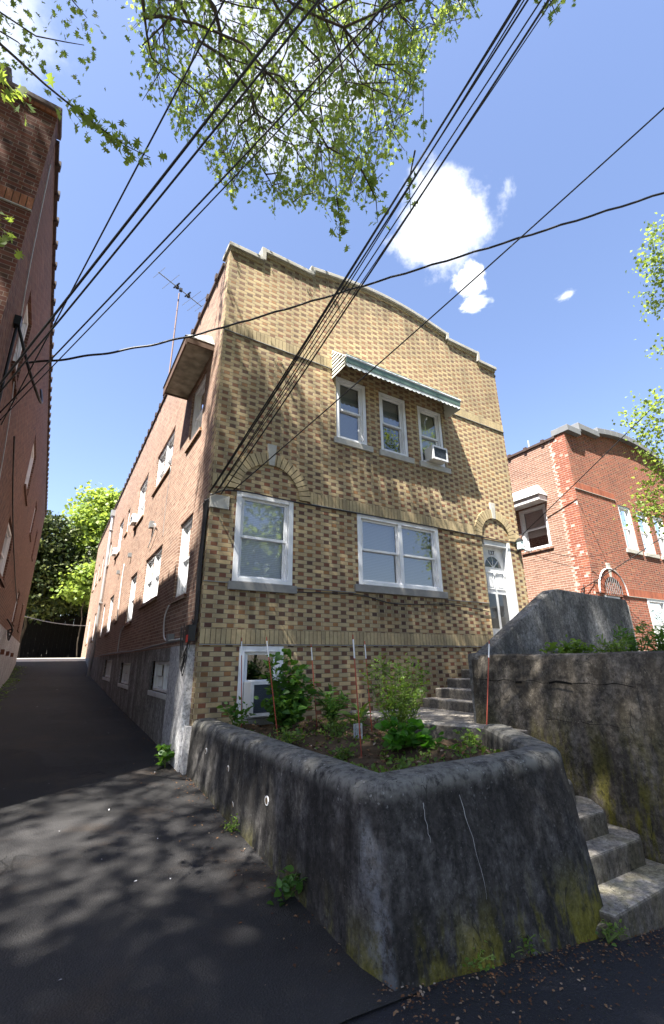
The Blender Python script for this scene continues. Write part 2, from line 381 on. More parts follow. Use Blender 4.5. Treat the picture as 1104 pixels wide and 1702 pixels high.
def mk_leaf(name, stops, trans, tf=.5):
    M = Mat(name, .5, .35); r = M.island(); c = M.ramp(r, stops); M.color(c)
    tr = M.n('ShaderNodeBsdfTranslucent'); tr.inputs['Color'].default_value = trans + (1,)
    mx = M.n('ShaderNodeMixShader'); mx.inputs[0].default_value = tf
    M.t.links.new(M.b.outputs[0], mx.inputs[1]); M.t.links.new(tr.outputs[0], mx.inputs[2]); M.t.links.new(mx.outputs[0], M.out.inputs[0]); return M
L_OAK = mk_leaf('oak_leaf', [(0, (.05, .085, .018)), (.5, (.08, .13, .025)), (1, (.13, .17, .035))], (.34, .44, .06), .5)
L_MAPLE = mk_leaf('maple_leaf', [(0, (.09, .15, .02)), (.5, (.15, .22, .035)), (1, (.24, .30, .07))], (.36, .46, .07), .42)
L_YEW = mk_leaf('evergreen_leaf', [(0, (.014, .026, .008)), (.6, (.045, .06, .013)), (1, (.10, .11, .025))], (.05, .08, .015), .15)
L_DARK = mk_leaf('shaded_hedge_leaf', [(0, (.008, .014, .005)), (1, (.02, .03, .008))], (.02, .03, .008), .1)  # deep shade under the rear trees put into the leaf colour
L_BUSH = mk_leaf('hydrangea_leaf', [(0, (.03, .085, .014)), (.6, (.055, .14, .022)), (1, (.10, .20, .035))], (.15, .32, .03), .35)
L_WEED = mk_leaf('weed_leaf', [(0, (.05, .10, .015)), (.6, (.09, .16, .025)), (1, (.15, .22, .05))], (.25, .4, .04), .4)
L_SQ = mk_leaf('squash_leaf', [(0, (.03, .11, .012)), (1, (.07, .19, .02))], (.12, .38, .02), .4)
DRY = soldier_mat('dry_litter', [(0, (.05, .025, .014)), (.45, (.12, .055, .026)), (.85, (.20, .12, .065)), (1, (.28, .23, .18))])

# ---------------------------------------------------------------- ground
def lerp_prof(t, prof):
    if t <= prof[0][0]: return prof[0][1]
    for (a, za), (b, zb) in zip(prof, prof[1:]):
        if t <= b: return za + (zb - za) * (t - a) / (b - a)
    return prof[-1][1]
PROF = [(-400, -3.0), (-40, -2.6), (-8, -1.9), (-4.14, -1.63), (0, -1.38), (2.7, -1.24), (6.8, -1.08), (17, -.55), (20.5, -.02), (22.6, .28), (30, .30), (40, .3), (600, 1)]
def gz(x, y):
    z = lerp_prof(y, PROF); b = min(max((-y - .8) / 3.2, 0), 1); f = max(0, 1 - abs(y) / 120)
    z -= (.13 * min(max(x, 0), 14) + .03 * min(max(x, -8), 0)) * b * f
    k = min(max((x - 7.7) / 1.5, 0), 1); z -= k * .95 * (1 - b) * (1 if y < 30 else 0)
    return z
def lin(a, b, s): return [a + (b - a) * i / max(1, round((b - a) / s)) for i in range(max(1, round((b - a) / s)) + 1)]
def sheet(name, xs, ys, dz, mat, inside=None):
    mb = MB(); vs = [(x, y, gz(x, y) + dz) for y in ys for x in xs]; n = len(xs); fs = []
    for j in range(len(ys) - 1):
        for i in range(n - 1):
            if inside is None or inside((xs[i] + xs[i + 1]) / 2, (ys[j] + ys[j + 1]) / 2): fs.append((j * n + i, j * n + i + 1, (j + 1) * n + i + 1, (j + 1) * n + i))
    mb.grid(vs, fs); return tag(mb.build(name, mat, smooth=True), kind='structure')
gx = [-900, -300, -100, -40] + lin(-20, 24, 1) + [40, 100, 300, 900]; gy = [-900, -300, -100, -40, -20, -12] + lin(-10, 32, 1) + [40, 60, 100, 300, 900]
GRND = simple('bare_ground', (.06, .055, .035), .95, .1, .5, 3, .6)
sheet('ground', gx, gy, -.06, GRND)
sheet('driveway', lin(-3.6, 0.2, .475), lin(-4.2, 21.4, .4), 0, ASPH)
sheet('pavement', lin(-14, 2.9, 1.3), lin(-9.5, -4.1, .6), -.004, ASPH2)
GRAV = mk_asphalt('gravelly_pavement', (.16, .14, .13))
sheet('gravel_path', lin(2.9, 20, 1.3), lin(-9.5, -4.2, .6), .0, GRAV)
PALE = simple('pale_concrete', (.42, .39, .33), .9, .2, .12, 3)
sheet('rear_yard', lin(-6, .6, .6), lin(21.4, 31.4, .4), .0, PALE)
sheet('street', [-60, -20, 0, 20, 60], [-24, -18, -9.6], -.01, mk_asphalt('street_asphalt', (.05, .05, .05)))

# ---------------------------------------------------------------- walls and openings
class Frame:
    def __init__(s, O, U, N): s.O, s.U, s.N = Vector(O), Vector(U).normalized(), Vector(N).normalized()
    def p(s, u, d, z): q = s.O + s.U * u - s.N * d; return Vector((q.x, q.y, s.O.z + z))
    def box(s, mb, u0, u1, d0, d1, z0, z1):
        mb.hexa([s.p(u0, d0, z0), s.p(u1, d0, z0), s.p(u1, d1, z0), s.p(u0, d1, z0), s.p(u0, d0, z1), s.p(u1, d0, z1), s.p(u1, d1, z1), s.p(u0, d1, z1)])
def wall(fr, u0, u1, z0, z1, holes, reveal=.12, top=None, d=0.0, thick=None):
    mb = MB(); us = sorted({u0, u1} | {h[0] for h in holes} | {h[1] for h in holes}); zs = sorted({z0, z1} | {h[2] for h in holes} | {h[3] for h in holes})
    us = [u for u in us if u0 <= u <= u1]; zs = [z for z in zs if z0 <= z <= z1]
    def q(a, b, c, e): mb.face([fr.p(*x) for x in (a, b, c, e)], [(x[0], x[2]) if abs(a[1] - c[1]) < 1e-6 else (x[0] + x[1], x[2] + (0 if a[2] != c[2] else x[1])) for x in (a, b, c, e)])
    for i in range(len(us) - 1):
        for j in range(len(zs) - 1):
            cu, cz = (us[i] + us[i + 1]) / 2, (zs[j] + zs[j + 1]) / 2
            if any(h[0] < cu < h[1] and h[2] < cz < h[3] for h in holes): continue
            q((us[i], d, zs[j]), (us[i + 1], d, zs[j]), (us[i + 1], d, zs[j + 1]), (us[i], d, zs[j + 1]))
    for a, b, c, e in holes:
        r = d + reveal
        q((a, d, c), (a, r, c), (a, r, e), (a, d, e)); q((b, r, c), (b, d, c), (b, d, e), (b, r, e))
        q((a, d, e), (a, r, e), (b, r, e), (b, d, e)); q((a, r, c), (a, d, c), (b, d, c), (b, r, c))
    if top:
        for (ua, za), (ub, zb) in zip(top, top[1:]):
            if ub - ua < 1e-6: continue
            q((ua, d, z1), (ub, d, z1), (ub, d, zb), (ua, d, za))
    return mb
def window(fr, root, u0, u1, z0, z1, units=1, rec=.07, blind=None, glass=None, fw=.07, sill=None, sillmat=None, name='window', low=.5, curtain=False, sr=.04):
    mb = MB(); g = .004; u0 += g; u1 -= g; z0 += g; z1 -= g
    B = lambda a, b, c, d, e, f, m=mb: fr.box(m, a, b, c, d, e, f)
    B(u0, u0 + fw, rec - .05, rec + .09, z0, z1); B(u1 - fw, u1, rec - .05, rec + .09, z0, z1)
    B(u0 + fw, u1 - fw, rec - .05, rec + .09, z1 - fw, z1); B(u0 + fw, u1 - fw, rec - .06, rec + .09, z0, z0 + fw * .8)
    s = .025   # stepped inner stop
    B(u0 + fw, u0 + fw + s, rec - .02, rec + .088, z0 + fw * .8, z1 - fw); B(u1 - fw - s, u1 - fw, rec - .02, rec + .088, z0 + fw * .8, z1 - fw)
    ia, ib = u0 + fw + s, u1 - fw - s; za, zb = z0 + fw * .8, z1 - fw; w = (ib - ia) / units
    for k in range(1, units): B(ia + k * w - .045, ia + k * w + .045, rec - .045, rec + .089, za, zb)
    wo = mb.build(name, WHITE, root); bevel(wo, .004, 1)
    sb, pb, bb = MB(), MB(), MB()
    for k in range(units):
        a = ia + k * w + (.045 if k else 0); b = ia + (k + 1) * w - (.045 if k < units - 1 else 0); zm = za + (zb - za) * low; r = sr
        for (c0, c1, dd) in ((zm - .015, zb, rec + .0), (za, zm + .02, rec + .035)):
            fr.box(sb, a, a + r, dd, dd + .033, c0, c1); fr.box(sb, b - r, b, dd, dd + .033, c0, c1)
            fr.box(sb, a + r, b - r, dd, dd + .033, c0, c0 + r); fr.box(sb, a + r, b - r, dd, dd + .033, c1 - r, c1)
            pb.face([fr.p(a + r, dd + .018, c0 + r), fr.p(b - r, dd + .018, c0 + r), fr.p(b - r, dd + .018, c1 - r), fr.p(a + r, dd + .018, c1 - r)])
        if blind:
            bb.face([fr.p(a + .01, rec + .1, za + (blind[1] if len(blind) > 1 else 0) * (zb - za)), fr.p(b - .01, rec + .1, za + (blind[1] if len(blind) > 1 else 0) * (zb - za)), fr.p(b - .01, rec + .1, zb), fr.p(a + .01, rec + .1, zb)])
    sb.build('sash', WHITE, wo); pb.build('pane', glass or GLASS, wo)
    if blind: bb.build('blind', blind[0], wo)
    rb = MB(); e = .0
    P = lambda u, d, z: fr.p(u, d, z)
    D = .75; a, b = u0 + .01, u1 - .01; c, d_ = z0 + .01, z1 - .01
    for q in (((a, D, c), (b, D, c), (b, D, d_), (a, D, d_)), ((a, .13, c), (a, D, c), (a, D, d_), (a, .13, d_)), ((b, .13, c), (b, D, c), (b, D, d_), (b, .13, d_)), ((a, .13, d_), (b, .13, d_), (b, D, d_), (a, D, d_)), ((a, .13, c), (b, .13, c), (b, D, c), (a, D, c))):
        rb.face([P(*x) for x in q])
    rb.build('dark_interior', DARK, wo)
    if sill:
        sm = MB(); fr.box(sm, sill[0], sill[1], -.045, .1, sill[2], sill[3]); so_ = sm.build('window_sill', sillmat or STONE, wo); bevel(so_, .008, 2)
    return wo
def soldiers(fr, mb, u0, u1, z0, z1, proud=.012, p=.077):
    n = max(1, round((u1 - u0) / p)); w = (u1 - u0) / n
    for i in range(n):
        j = random.uniform(-.002, .002); fr.box(mb, u0 + i * w + .0045, u0 + (i + 1) * w - .0045, -proud + j, .02, z0, z1)
def arch(fr, root, cu, cz, ri, ro, mat, mname='arch', keymat=STONE):
    mb = MB(); n = 22; N = Vector
    for i in range(n):
        a0 = math.pi * i / n + .011; a1 = math.pi * (i + 1) / n - .011; k = random.uniform(-.002, .002)
        q = [(ri, a0), (ro, a0), (ro, a1), (ri, a1)]
        f = [fr.p(cu - math.cos(a) * r, -.034 + k, cz + math.sin(a) * r) for r, a in q]; bk = [fr.p(cu - math.cos(a) * r, .01, cz + math.sin(a) * r) for r, a in q]
        mb.hexa(f + bk)
    o = mb.build(mname, mat, root)
    bm = MB(); ring = []
    for i in range(n):
        a0 = math.pi * i / n; a1 = math.pi * (i + 1) / n
        bm.hexa([fr.p(cu - math.cos(a) * r, -.018, cz + math.sin(a) * r) for r, a in ((ri + .004, a0), (ro - .004, a0), (ro - .004, a1), (ri + .004, a1))] + [fr.p(cu - math.cos(a) * r, .012, cz + math.sin(a) * r) for r, a in ((ri + .004, a0), (ro - .004, a0), (ro - .004, a1), (ri + .004, a1))])
    bm.build('arch_mortar', MORT, o)
    km = MB(); km.hexa([fr.p(cu + x, d, cz + z) for d in (-.045, .012) for x, z in ((-.05, ri - .01), (.05, ri - .01), (.085, ro + .17), (-.085, ro + .17))])
    bevel(km.build('keystone', keymat, root), .006, 2)
TOP = [(0, 7.6), (.67, 7.6), (.67, 7.84), (1.8, 7.84), (1.8, 7.98)] + [(1.8 + 4.0 * t / 10, 7.98 + .23 * math.sin(math.pi * t / 10)) for t in range(1, 10)] + [(5.8, 7.98), (5.8, 7.84), (6.93, 7.84), (6.93, 7.6), (7.6, 7.6)]
def street_front(fr, root, mat, sol, cop, doorlook=True, zbot=-1.3, style='buff', ct=.09, co_=.07):
    H = dict(w1=(.42, 1.45, 1.16, 2.64), w2=(2.78, 4.86, 1.285, 2.64), a=(2.36, 3.12, 4.12, 5.56), b=(3.46, 4.22, 4.12, 5.56), c=(4.56, 5.32, 4.12, 5.56), door=(6.22, 7.2, .42, 2.6), bw=(.6, 1.32, -.78, .215))
    wall(fr, 0, 7.6, zbot, 7.4, list(H.values()), .16, TOP).build('front_wall', mat, root)
    sm = MB(); mm = MB()
    # three soldier courses, interrupted by openings and arches
    for z0, z1, segs in ((5.67, 5.885, [(0, 2.3), (5.42, 7.6)]), (2.645, 2.86, [(0, .25), (1.77, 5.99), (7.44, 7.6)]), (.24, .455, [(0, 6.2), (7.22, 7.6)])):
        for a, b in segs:
            sm = MB(); mm = MB(); soldiers(fr, sm, a, b, z0 + .004, z1 - .004); fr.box(mm, a + .001, b - .001, -.006, .02, z0, z1)
            s_ = sm.build('soldier_course', sol, root); mm.build('joint_mortar', MORT, s_)
    for a, b, z in ((-.01, .4, 1.125), (1.5, 2.7, 1.125), (4.95, 6.2, 1.125), (0, 2.3, 5.655), (5.42, 7.6, 5.655), (1.8, 6.0, 2.63), (0, 6.2, .225)):
        lm = MB(); fr.box(lm, a, b, -.026, .01, z, z + .014); lm.build('string_course', DSTONE if style == 'buff' else STONE, root)
    # corbelled soldier row and coping under the stepped parapet
    cm = MB(); tm = MB(); T = TOP
    for (ua, za), (ub, zb) in zip(T, T[1:]):
        if ub - ua < 1e-6: continue
        n = max(1, round((ub - ua) / .077)); w = (ub - ua) / n
        if za != zb or True:
            if abs(za - zb) < 1e-6 or abs(ua - 1.8) < 1e-6: cm = MB()
        for i in range(n):
            z_ = za + (zb - za) * (i + .5) / n; fr.box(cm, ua + i * w + .003, ua + (i + 1) * w - .003, -.03, .02, z_ - .075, z_ + .01)
        if abs(za - zb) < 1e-6 or ub > 5.79: cm.build('corbel_row', sol, root)
        q = [fr.p(ua - (.0 if ua > .01 else .04), d, z) for d, z in ((-co_, za - ct + .09), (.38, za - ct + .09), (.38, za + .09), (-co_, za + .09))]
        r = [fr.p(ub + (.0 if ub < 7.59 else .04), d, z) for d, z in ((-co_, zb - ct + .09), (.38, zb - ct + .09), (.38, zb + .09), (-co_, zb + .09))]
        tm.hexa([q[0], r[0], r[1], q[1], q[3], r[3], r[2], q[2]])
    for (ua, za), (ub, zb) in zip(T, T[1:]):
        if ub - ua < 1e-6:
            lo, hi = min(za, zb), max(za, zb); s = .05
            fr.box(tm, ua - s, ua + s, -co_ - .002, .382, lo + .02, hi + .095)
    bevel(tm.build('coping', cop, root), .01, 2)
    bk = MB()                                           # back and ends of the parapet
    pts = [fr.p(u, .3, z) for u, z in TOP]
    for (ua, za), (ub, zb) in zip(TOP, TOP[1:]):
        if ub - ua > 1e-6: bk.face([fr.p(ua, .3, 6.9), fr.p(ub, .3, 6.9), fr.p(ub, .3, zb), fr.p(ua, .3, za)])
    bk.face([fr.p(0, 0, 7.42), fr.p(0, .3, 7.42), fr.p(0, .3, 7.6), fr.p(0, 0, 7.6)]); bk.face([fr.p(7.6, 0, 7.42), fr.p(7.6, .3, 7.42), fr.p(7.6, .3, 7.6), fr.p(7.6, 0, 7.6)])
    for (ua, za), (ub, zb) in zip(TOP, TOP[1:]):
        if ub - ua < 1e-6: bk.face([fr.p(ua, 0, za), fr.p(ua, .3, za), fr.p(ua, .3, zb), fr.p(ua, 0, zb)])
    bk.build('parapet_back', mat, root)
    arch(fr, root, 1.0, 2.66, .55, .77, sol, 'window_arch'); arch(fr, root, 6.71, 2.64, .49, .71, sol, 'door_arch')
    cb = MB(); fr.box(cb, -.01, .3, -.03, .02, 2.28, 2.5); bevel(cb.build('corner_stone', STONE, root), .006)
    big = ((BLIND,), GLASSB); w = window
    w(fr, root, *H['w1'], blind=(BLIND,), glass=GLASSB, fw=.085, sill=(.36, 1.52, 1.03, 1.158), sillmat=DSTONE, rec=.04)
    w(fr, root, *H['w2'], units=2, blind=(BLIND2,), fw=.085, sill=(2.68, 4.95, 1.15, 1.283), sillmat=DSTONE if style == 'buff' else STONE, rec=.04)
    for k, bl in (('a', (BLIND2,)), ('b', (BLIND2, .5)), ('c', (BLIND3, .3))):
        h = H[k]; w(fr, root, *h, blind=bl, fw=.08, sill=(h[0] - .07, h[1] + .1, 3.99, 4.118), rec=.07)
    w(fr, root, *H['bw'], blind=None, fw=.08, sill=(.56, 1.36, -.87, -.782), rec=.04)
    # panelled door with fanlight
    dm = MB(); a, b, c, d_ = H['door']
    fr.box(dm, a + .004, a + .1, .1, .2, c, d_ - .004); fr.box(dm, b - .1, b - .004, .0, .2, c, d_ - .004); fr.box(dm, a + .1, b - .1, .03, .2, d_ - .13, d_ - .004); fr.box(dm, a - .02, b + .02, -.05, .2, c - .1, c)
    fo = dm.build('door_frame', WPAINT, root); bevel(fo, .005, 1)
    pm = MB(); fr.box(pm, a + .1, b - .1, .17, .21, c, d_ - .13)
    l, r_ = a + .1, b - .1; wd = r_ - l; mid = (l + r_) / 2
    for x0, x1 in ((l + .09, mid - .05), (mid + .05, r_ - .09)):
        for (y0, y1) in ((1.5, 1.86),):
            fr.box(pm, x0 - .02, x1 + .02, .155, .172, y0 - .02, y0 + .005); fr.box(pm, x0 - .02, x1 + .02, .155, .172, y1 - .005, y1 + .02)
            fr.box(pm, x0 - .02, x0 + .005, .156, .172, y0, y1); fr.box(pm, x1 - .005, x1 + .02, .156, .172, y0, y1)
            fr.box(pm, x0 + .035, x1 - .035, .158, .172, y0 + .035, y1 - .035)
    do = pm.build('door', WPAINT, root); bevel(do, .004, 1)
    gm = MB()
    dgl = simple('dark_glass', (.02, .022, .025), .06, .6, 0)
    for x0, x1 in ((l + .07, mid - .045), (mid + .045, r_ - .07)): g1 = MB(); fr.box(g1, x0, x1, .162, .172, .62, 1.38); g1.build('door_glass', dgl, do)
    R = .27; cz = 1.98
    for k in range(4):
        a0 = math.pi * k / 4 + .05; a1 = math.pi * (k + 1) / 4 - .05
        am = (a0 + a1) / 2; base = (mid - math.cos(am) * .05, cz + math.sin(am) * .05)
        arcp = [(mid - math.cos(a0 + (a1 - a0) * t / 5) * R, cz + math.sin(a0 + (a1 - a0) * t / 5) * R) for t in range(6)]
        gm.prism([fr.p(u, .162, z) for u, z in [base] + arcp], fr.N * -.009)
    gm.build('fanlight', dgl, do)
    hm = MB(); hm.tube([fr.p(l + .07, .17, 1.44), fr.p(l + .07, .12, 1.44)], .022, 10); hm.build('door_knob', METAL, do)
    return do
def text_mesh(name, body, size, fr, u, z, d, mat, parent, thick=.006):
    cu = bpy.data.curves.new(name, 'FONT'); cu.body = body; cu.size = size; cu.extrude = thick; cu.align_x = 'CENTER'
    to = bpy.data.objects.new('tmp', cu); COL.objects.link(to); bpy.context.view_layer.update()
    me = bpy.data.meshes.new_from_object(to.evaluated_get(bpy.context.evaluated_depsgraph_get())); bpy.data.objects.remove(to)
    org = root_loc(parent)
    for v in me.vertices:
        x, y, zz = v.co; v.co = fr.p(u + x, d - zz, z + y) - org
    me.materials.clear(); me.materials.append(mat.m); me.name = name
    o = bpy.data.objects.new(name, me); COL.objects.link(o); o.parent = parent; return o
def roof_edge(fr, root, u0, u1, z, step=.62, mat=TILE):
    mb = MB(); fr.box(mb, u0, u1, -.045, .3, z, z + .07)
    u = u0 + .4
    while u < u1: fr.box(mb, u - .05, u + .05, -.075, .31, z - .02, z + .105); u += step
    return mb.build('roof_edge', mat, root)

# ======================= buff brick house in the middle =======================
HG = 'brick apartment houses side by side'
A = empty('apartment_house', (3.8, 13, -1.1), 'two-storey buff and brown checkered brick apartment house with green striped awning and white windows', 'house', HG)
F = Frame((0, 0, 0), (1, 0, 0), (0, -1, 0))
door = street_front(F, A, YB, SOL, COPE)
text_mesh('house_number', '127', .15, F, 6.7, 2.29, .165, BLACK, door)
SW = Frame((0, 0, 0), (0, 1, 0), (-1, 0, 0)); LEN = 26.6
side_w = [(1.02, 1.94, 1.07, 2.5, 1), (3.54, 5.6, 1.33, 2.5, 2), (6.86, 8.08, 1.07, 2.45, 1), (10.2, 10.75, 1.34, 2.4, 1), (12.15, 13.5, 1.07, 2.47, 1), (15.2, 16.0, 1.07, 2.45, 1), (19.4, 20.3, 1.07, 2.45, 1), (23.2, 24.4, 1.07, 2.45, 1),
          (1.02, 2.02, 4.15, 5.5, 1), (3.6, 5.75, 4.4, 5.5, 2), (7.15, 8.8, 4.2, 5.6, 1), (10.8, 11.4, 4.58, 5.55, 1), (12.5, 13.9, 4.2, 5.65, 1), (16.6, 17.3, 4.4, 5.6, 1), (20.2, 21.0, 4.4, 5.6, 1), (22.6, 23.4, 4.4, 5.6, 1), (24.6, 25.6, 4.3, 5.6, 1)]
base_w = [(1.45, 3.1, -.5, .02, 2), (5.75, 7.5, -.52, .0, 2), (9.6, 11.7, -.46, .1, 2)]
mb = wall(SW, 0, LEN, -1.6, 7.42, [h[:4] for h in side_w] + [(b[0], b[1], b[2], b[3]) for b in base_w], .14)
mb.build('side_wall', SB, A)
for i, (a, b, c, d_, n) in enumerate(side_w):
    window(SW, A, a, b, c, d_, units=n, rec=.09, fw=.07, blind=((BLIND, .45) if i % 3 else (BLIND2,)), sill=(a - .06, b + .06, c - .075, c - .002), sillmat=SB)
# stucco base, with a bright block at the street corner
def stucco(y0, y1, z1, d, holes, mat, name):
    o = wall(SW, y0, y1, -1.75, z1, holes, .1, d=d)
    o.face([SW.p(y0, d, z1), SW.p(y1, d, z1), SW.p(y1, d + .06, z1), SW.p(y0, d + .06, z1)])
    for yy in (y0, y1): o.face([SW.p(yy, d, -1.75), SW.p(yy, d + .12, -1.75), SW.p(yy, d + .12, z1), SW.p(yy, d, z1)])
    return o.build(name, mat, A)
stucco(1.27, LEN, .235, -.035, base_w and [(b[0], b[1], b[2], b[3]) for b in base_w], STUC, 'stucco_base')
stucco(.16, 1.265, .235, -.1, [], STUCW, 'corner_plinth')
mb = MB(); SW.box(mb, .02, .159, -.07, .02, -1.75, -.82); mb.build('plinth_foot', STUCW, A)
for a, b, c, d_, n in base_w:
    window(SW, A, a, b, c, d_, units=2, rec=.08, fw=.05, sr=.018, sill=(a - .05, b + .05, c - .09, c - .002), sillmat=WPAINT, name='basement_window')
roof_edge(SW, A, .3, LEN, 7.42)
mb = MB(); mb.box(.3, .31, 6.85, 7.3, LEN - .3, 6.9); mb.build('roof', ROOFM, A)
for fr2, nm, u1 in ((Frame((7.6, 0, 0), (0, 1, 0), (1, 0, 0)), 'side_wall', LEN), (Frame((0, LEN, 0), (1, 0, 0), (0, 1, 0)), 'rear_wall', 7.6)):
    wall(fr2, 0, u1, -2.6, 7.42, [], .1).build(nm, SB2, A); roof_edge(fr2, A, .01, u1 - .01, 7.42)
# hood over the side window upstairs
hm = MB(); y0, y1, zb, zt = .6, 2.5, 5.62, 6.12; dp = .5
P8 = [(0, y0, zb), (-dp, y0, zb - .0), (-dp, y1, zb), (0, y1, zb)]
hm.hexa([(.0, y0, zb), (-dp, y0, zb), (-dp, y1, zb), (.0, y1, zb), (.0, y0, zb + .1), (-dp, y0, zb + .1), (-dp, y1, zb + .1), (.0, y1, zb + .1)])
ho = hm.build('window_hood', simple('peeling_paint', (.30, .27, .21), .85, .2, 1.1, 5, .5), A)
rm = MB(); rm.hexa([(.0, y0 - .04, zb + .1), (-dp - .05, y0 - .04, zb + .1), (-dp - .05, y1 + .04, zb + .1), (.0, y1 + .04, zb + .1), (.0, y0 + .25, zt), (-.12, y0 + .25, zt - .02), (-.12, y1 - .25, zt - .02), (.0, y1 - .25, zt)])
rm.build('hood_roof', simple('pale_shingle', (.42, .42, .40), .8, .3, .2, 12, .4), ho)
fm = MB(); fm.box(-dp - .03, y0 - .03, zb - .09, -dp, y1 + .03, zb + .12); fm.box(-dp, y0 - .03, zb - .03, -.0, y0, zb + .12); fm.box(-dp, y1, zb - .03, 0, y1 + .03, zb + .12)
fm.build('hood_fascia', simple('brown_gutter', (.10, .06, .04), .7, .3, .3, 5), ho)
# awning with scalloped valance over the three front windows
AX0, AX1, AD = 2.3, 5.42, .48
am = MB(); nsl = 9
for k in range(nsl):                                    # overlapping metal slats down the slope
    t0, t1 = k / nsl, (k + 1) / nsl
    y0_, y1_ = -AD * t0, -AD * t1 - .02; z0_, z1_ = 6.13 - .43 * t0, 6.13 - .43 * t1 - .012
    am.hexa([(AX0, y0_, z0_ - .012), (AX1, y0_, z0_ - .012), (AX1, y1_, z1_ - .012), (AX0, y1_, z1_ - .012), (AX0, y0_, z0_), (AX1, y0_, z0_), (AX1, y1_, z1_), (AX0, y1_, z1_)])
aw = am.build('awning', mk_white('awning_white', (.72, .74, .72), .2), A)
gmat = simple('awning_green', (.11, .18, .15), .45, .4, .12, 3)
gm = MB(); gm.hexa([(AX0 - .01, -AD - .03, 5.52), (AX1 + .01, -AD - .03, 5.52), (AX1 + .01, -AD - .012, 5.52), (AX0 - .01, -AD - .012, 5.52), (AX0 - .01, -AD - .045, 5.63), (AX1 + .01, -AD - .045, 5.63), (AX1 + .01, -AD - .02, 5.63), (AX0 - .01, -AD - .02, 5.63)])
gm.build('green_stripe', gmat, aw)
wm_ = MB(); wm_.tube([(AX0 - .02, -AD - .03, 5.655), (AX1 + .02, -AD - .03, 5.655)], .028, 10); wm_.build('front_rail', WHITE, aw)
g2 = MB()
for zz, yy in ((5.73, -AD * .93 - .035), ): g2.box(AX0, yy - .003, zz - .018, AX1, yy + .003, zz + .012)
g2.build('green_stripe', gmat, aw)
vm = MB(); ns = 26; wv = (AX1 - AX0) / ns
for i in range(ns):
    u = AX0 + i * wv; poly = [(u, -AD - .02, 5.52), (u, -AD - .02, 5.465)] + [(u + wv * t / 6, -AD - .02, 5.465 - .03 * math.sin(math.pi * t / 6)) for t in range(1, 6)] + [(u + wv, -AD - .02, 5.465), (u + wv, -AD - .02, 5.52)]
    vm.prism(poly, (0, .004, 0))
vm.build('valance', mk_white('valance_white', (.66, .70, .68), .2), aw)
for X in (AX0, AX1):
    sm = MB(); nb = 8; sg = -1 if X == AX0 else 1
    for k in range(nb):                                 # louvred side wing
        zl, zh = 5.44 + .68 * k / nb, 5.44 + .68 * (k + 1) / nb + .012
        yl = -AD if zl < 5.70 else -AD * max(0.02, (6.13 - zl) / .43); yh = -AD if zh < 5.70 else -AD * max(0.02, (6.13 - zh) / .43)
        sm.hexa([(X + sg * .032, 0, zl), (X + sg * .032, yl, zl), (X + sg * .026, yl, zl), (X + sg * .026, 0, zl), (X + sg * .006, 0, zh), (X + sg * .006, yh, zh), (X, yh, zh), (X, 0, zh)])
    sm.build('side_wing', mk_white('wing_white', (.62, .62, .55), .25), aw)
# downspout
dm = MB(); yv = 17.2; dm.tube([(-.09, yv + .1, 7.1), (-.09, yv - .3, 5.0), (-.09, yv - .5, 2.8), (-.09, yv - .4, .4), (-.12, yv - .2, -.6)], .065, 10); dm.box(-.19, yv - .05, 7.0, -.0, yv + .2, 7.3)
for zz in (6.2, 4.4, 2.6, .8): dm.box(-.165, yv - .62 + abs(zz - 2.6) * .12, zz, -.0, yv - .42 + abs(zz - 2.6) * .12, zz + .04)
dm.build('downspout', METAL, A)
# lamp, camera and small wall boxes
lm = MB(); lm.box(7.4, -.16, 2.46, 7.5, -.05, 2.66); lo = lm.build('wall_lantern', simple('lantern_glass', (.5, .62, .62), .2, .5, .05), A)
lc = MB(); lc.hexa([(7.38, -.18, 2.66), (7.52, -.18, 2.66), (7.52, -.03, 2.66), (7.38, -.03, 2.66), (7.43, -.13, 2.73), (7.47, -.13, 2.73), (7.47, -.08, 2.73), (7.43, -.08, 2.73)]); lc.box(7.39, -.17, 2.43, 7.51, -.04, 2.46); lc.box(7.43, -.05, 2.4, 7.47, 0, 2.7); lc.build('lantern_cap', BLACK, lo)
cm = MB(); cm.tube([(7.56, -.02, 2.5), (7.56, -.1, 2.48), (7.6, -.25, 2.42)], [.02, .035, .045], 12); cm.tube([(7.6, -.25, 2.42), (7.606, -.27, 2.413)], [.04, .03], 12); cm.build('security_camera', WPAINT, A)
for yy, zz, w_ in ((5.0, 3.25, .2), (8.6, 3.2, .16), (11.3, 3.1, .16), (1.55, .33, .16)): bx = MB(); bx.box(-.1, yy, zz, -.0, yy + w_, zz + w_ * .8); bx.build('junction_box', GREYM, A)
# side-wall conduits and the black cable bundle at the corner
def cable(name, pts, r, mat, parent=None, sub=6, wob=0.0, n=6):
    pts = [Vector(p) for p in pts]; out = []
    for i in range(len(pts) - 1):
        p0, p1, p2, p3 = pts[max(i - 1, 0)], pts[i], pts[i + 1], pts[min(i + 2, len(pts) - 1)]
        for k in range(sub):
            t = k / sub; q = .5 * ((2 * p1) + (p2 - p0) * t + (2 * p0 - 5 * p1 + 4 * p2 - p3) * t * t + (3 * p1 - p0 - 3 * p2 + p3) * t ** 3)
            if wob: q = q + Vector((random.uniform(-wob, wob), random.uniform(-wob, wob), random.uniform(-wob, wob)))
            out.append(q)
    out.append(pts[-1]); mb = MB(); mb.tube(out, r, n); return mb.build(name, mat, parent, smooth=True)
for k in range(7):
    y = .04 + k * .022; cable('corner_cable', [(-.03 - .02 * (k % 3), y - .06, 2.42 - k * .01), (-.035, y, 2.1), (-.04 - .01 * (k % 2), y + .02, 1.3), (-.04, y + random.uniform(-.02, .03), .6), (-.06, y + .05, .35 + .04 * k)], .011 + .004 * (k % 3), BLACK, A)
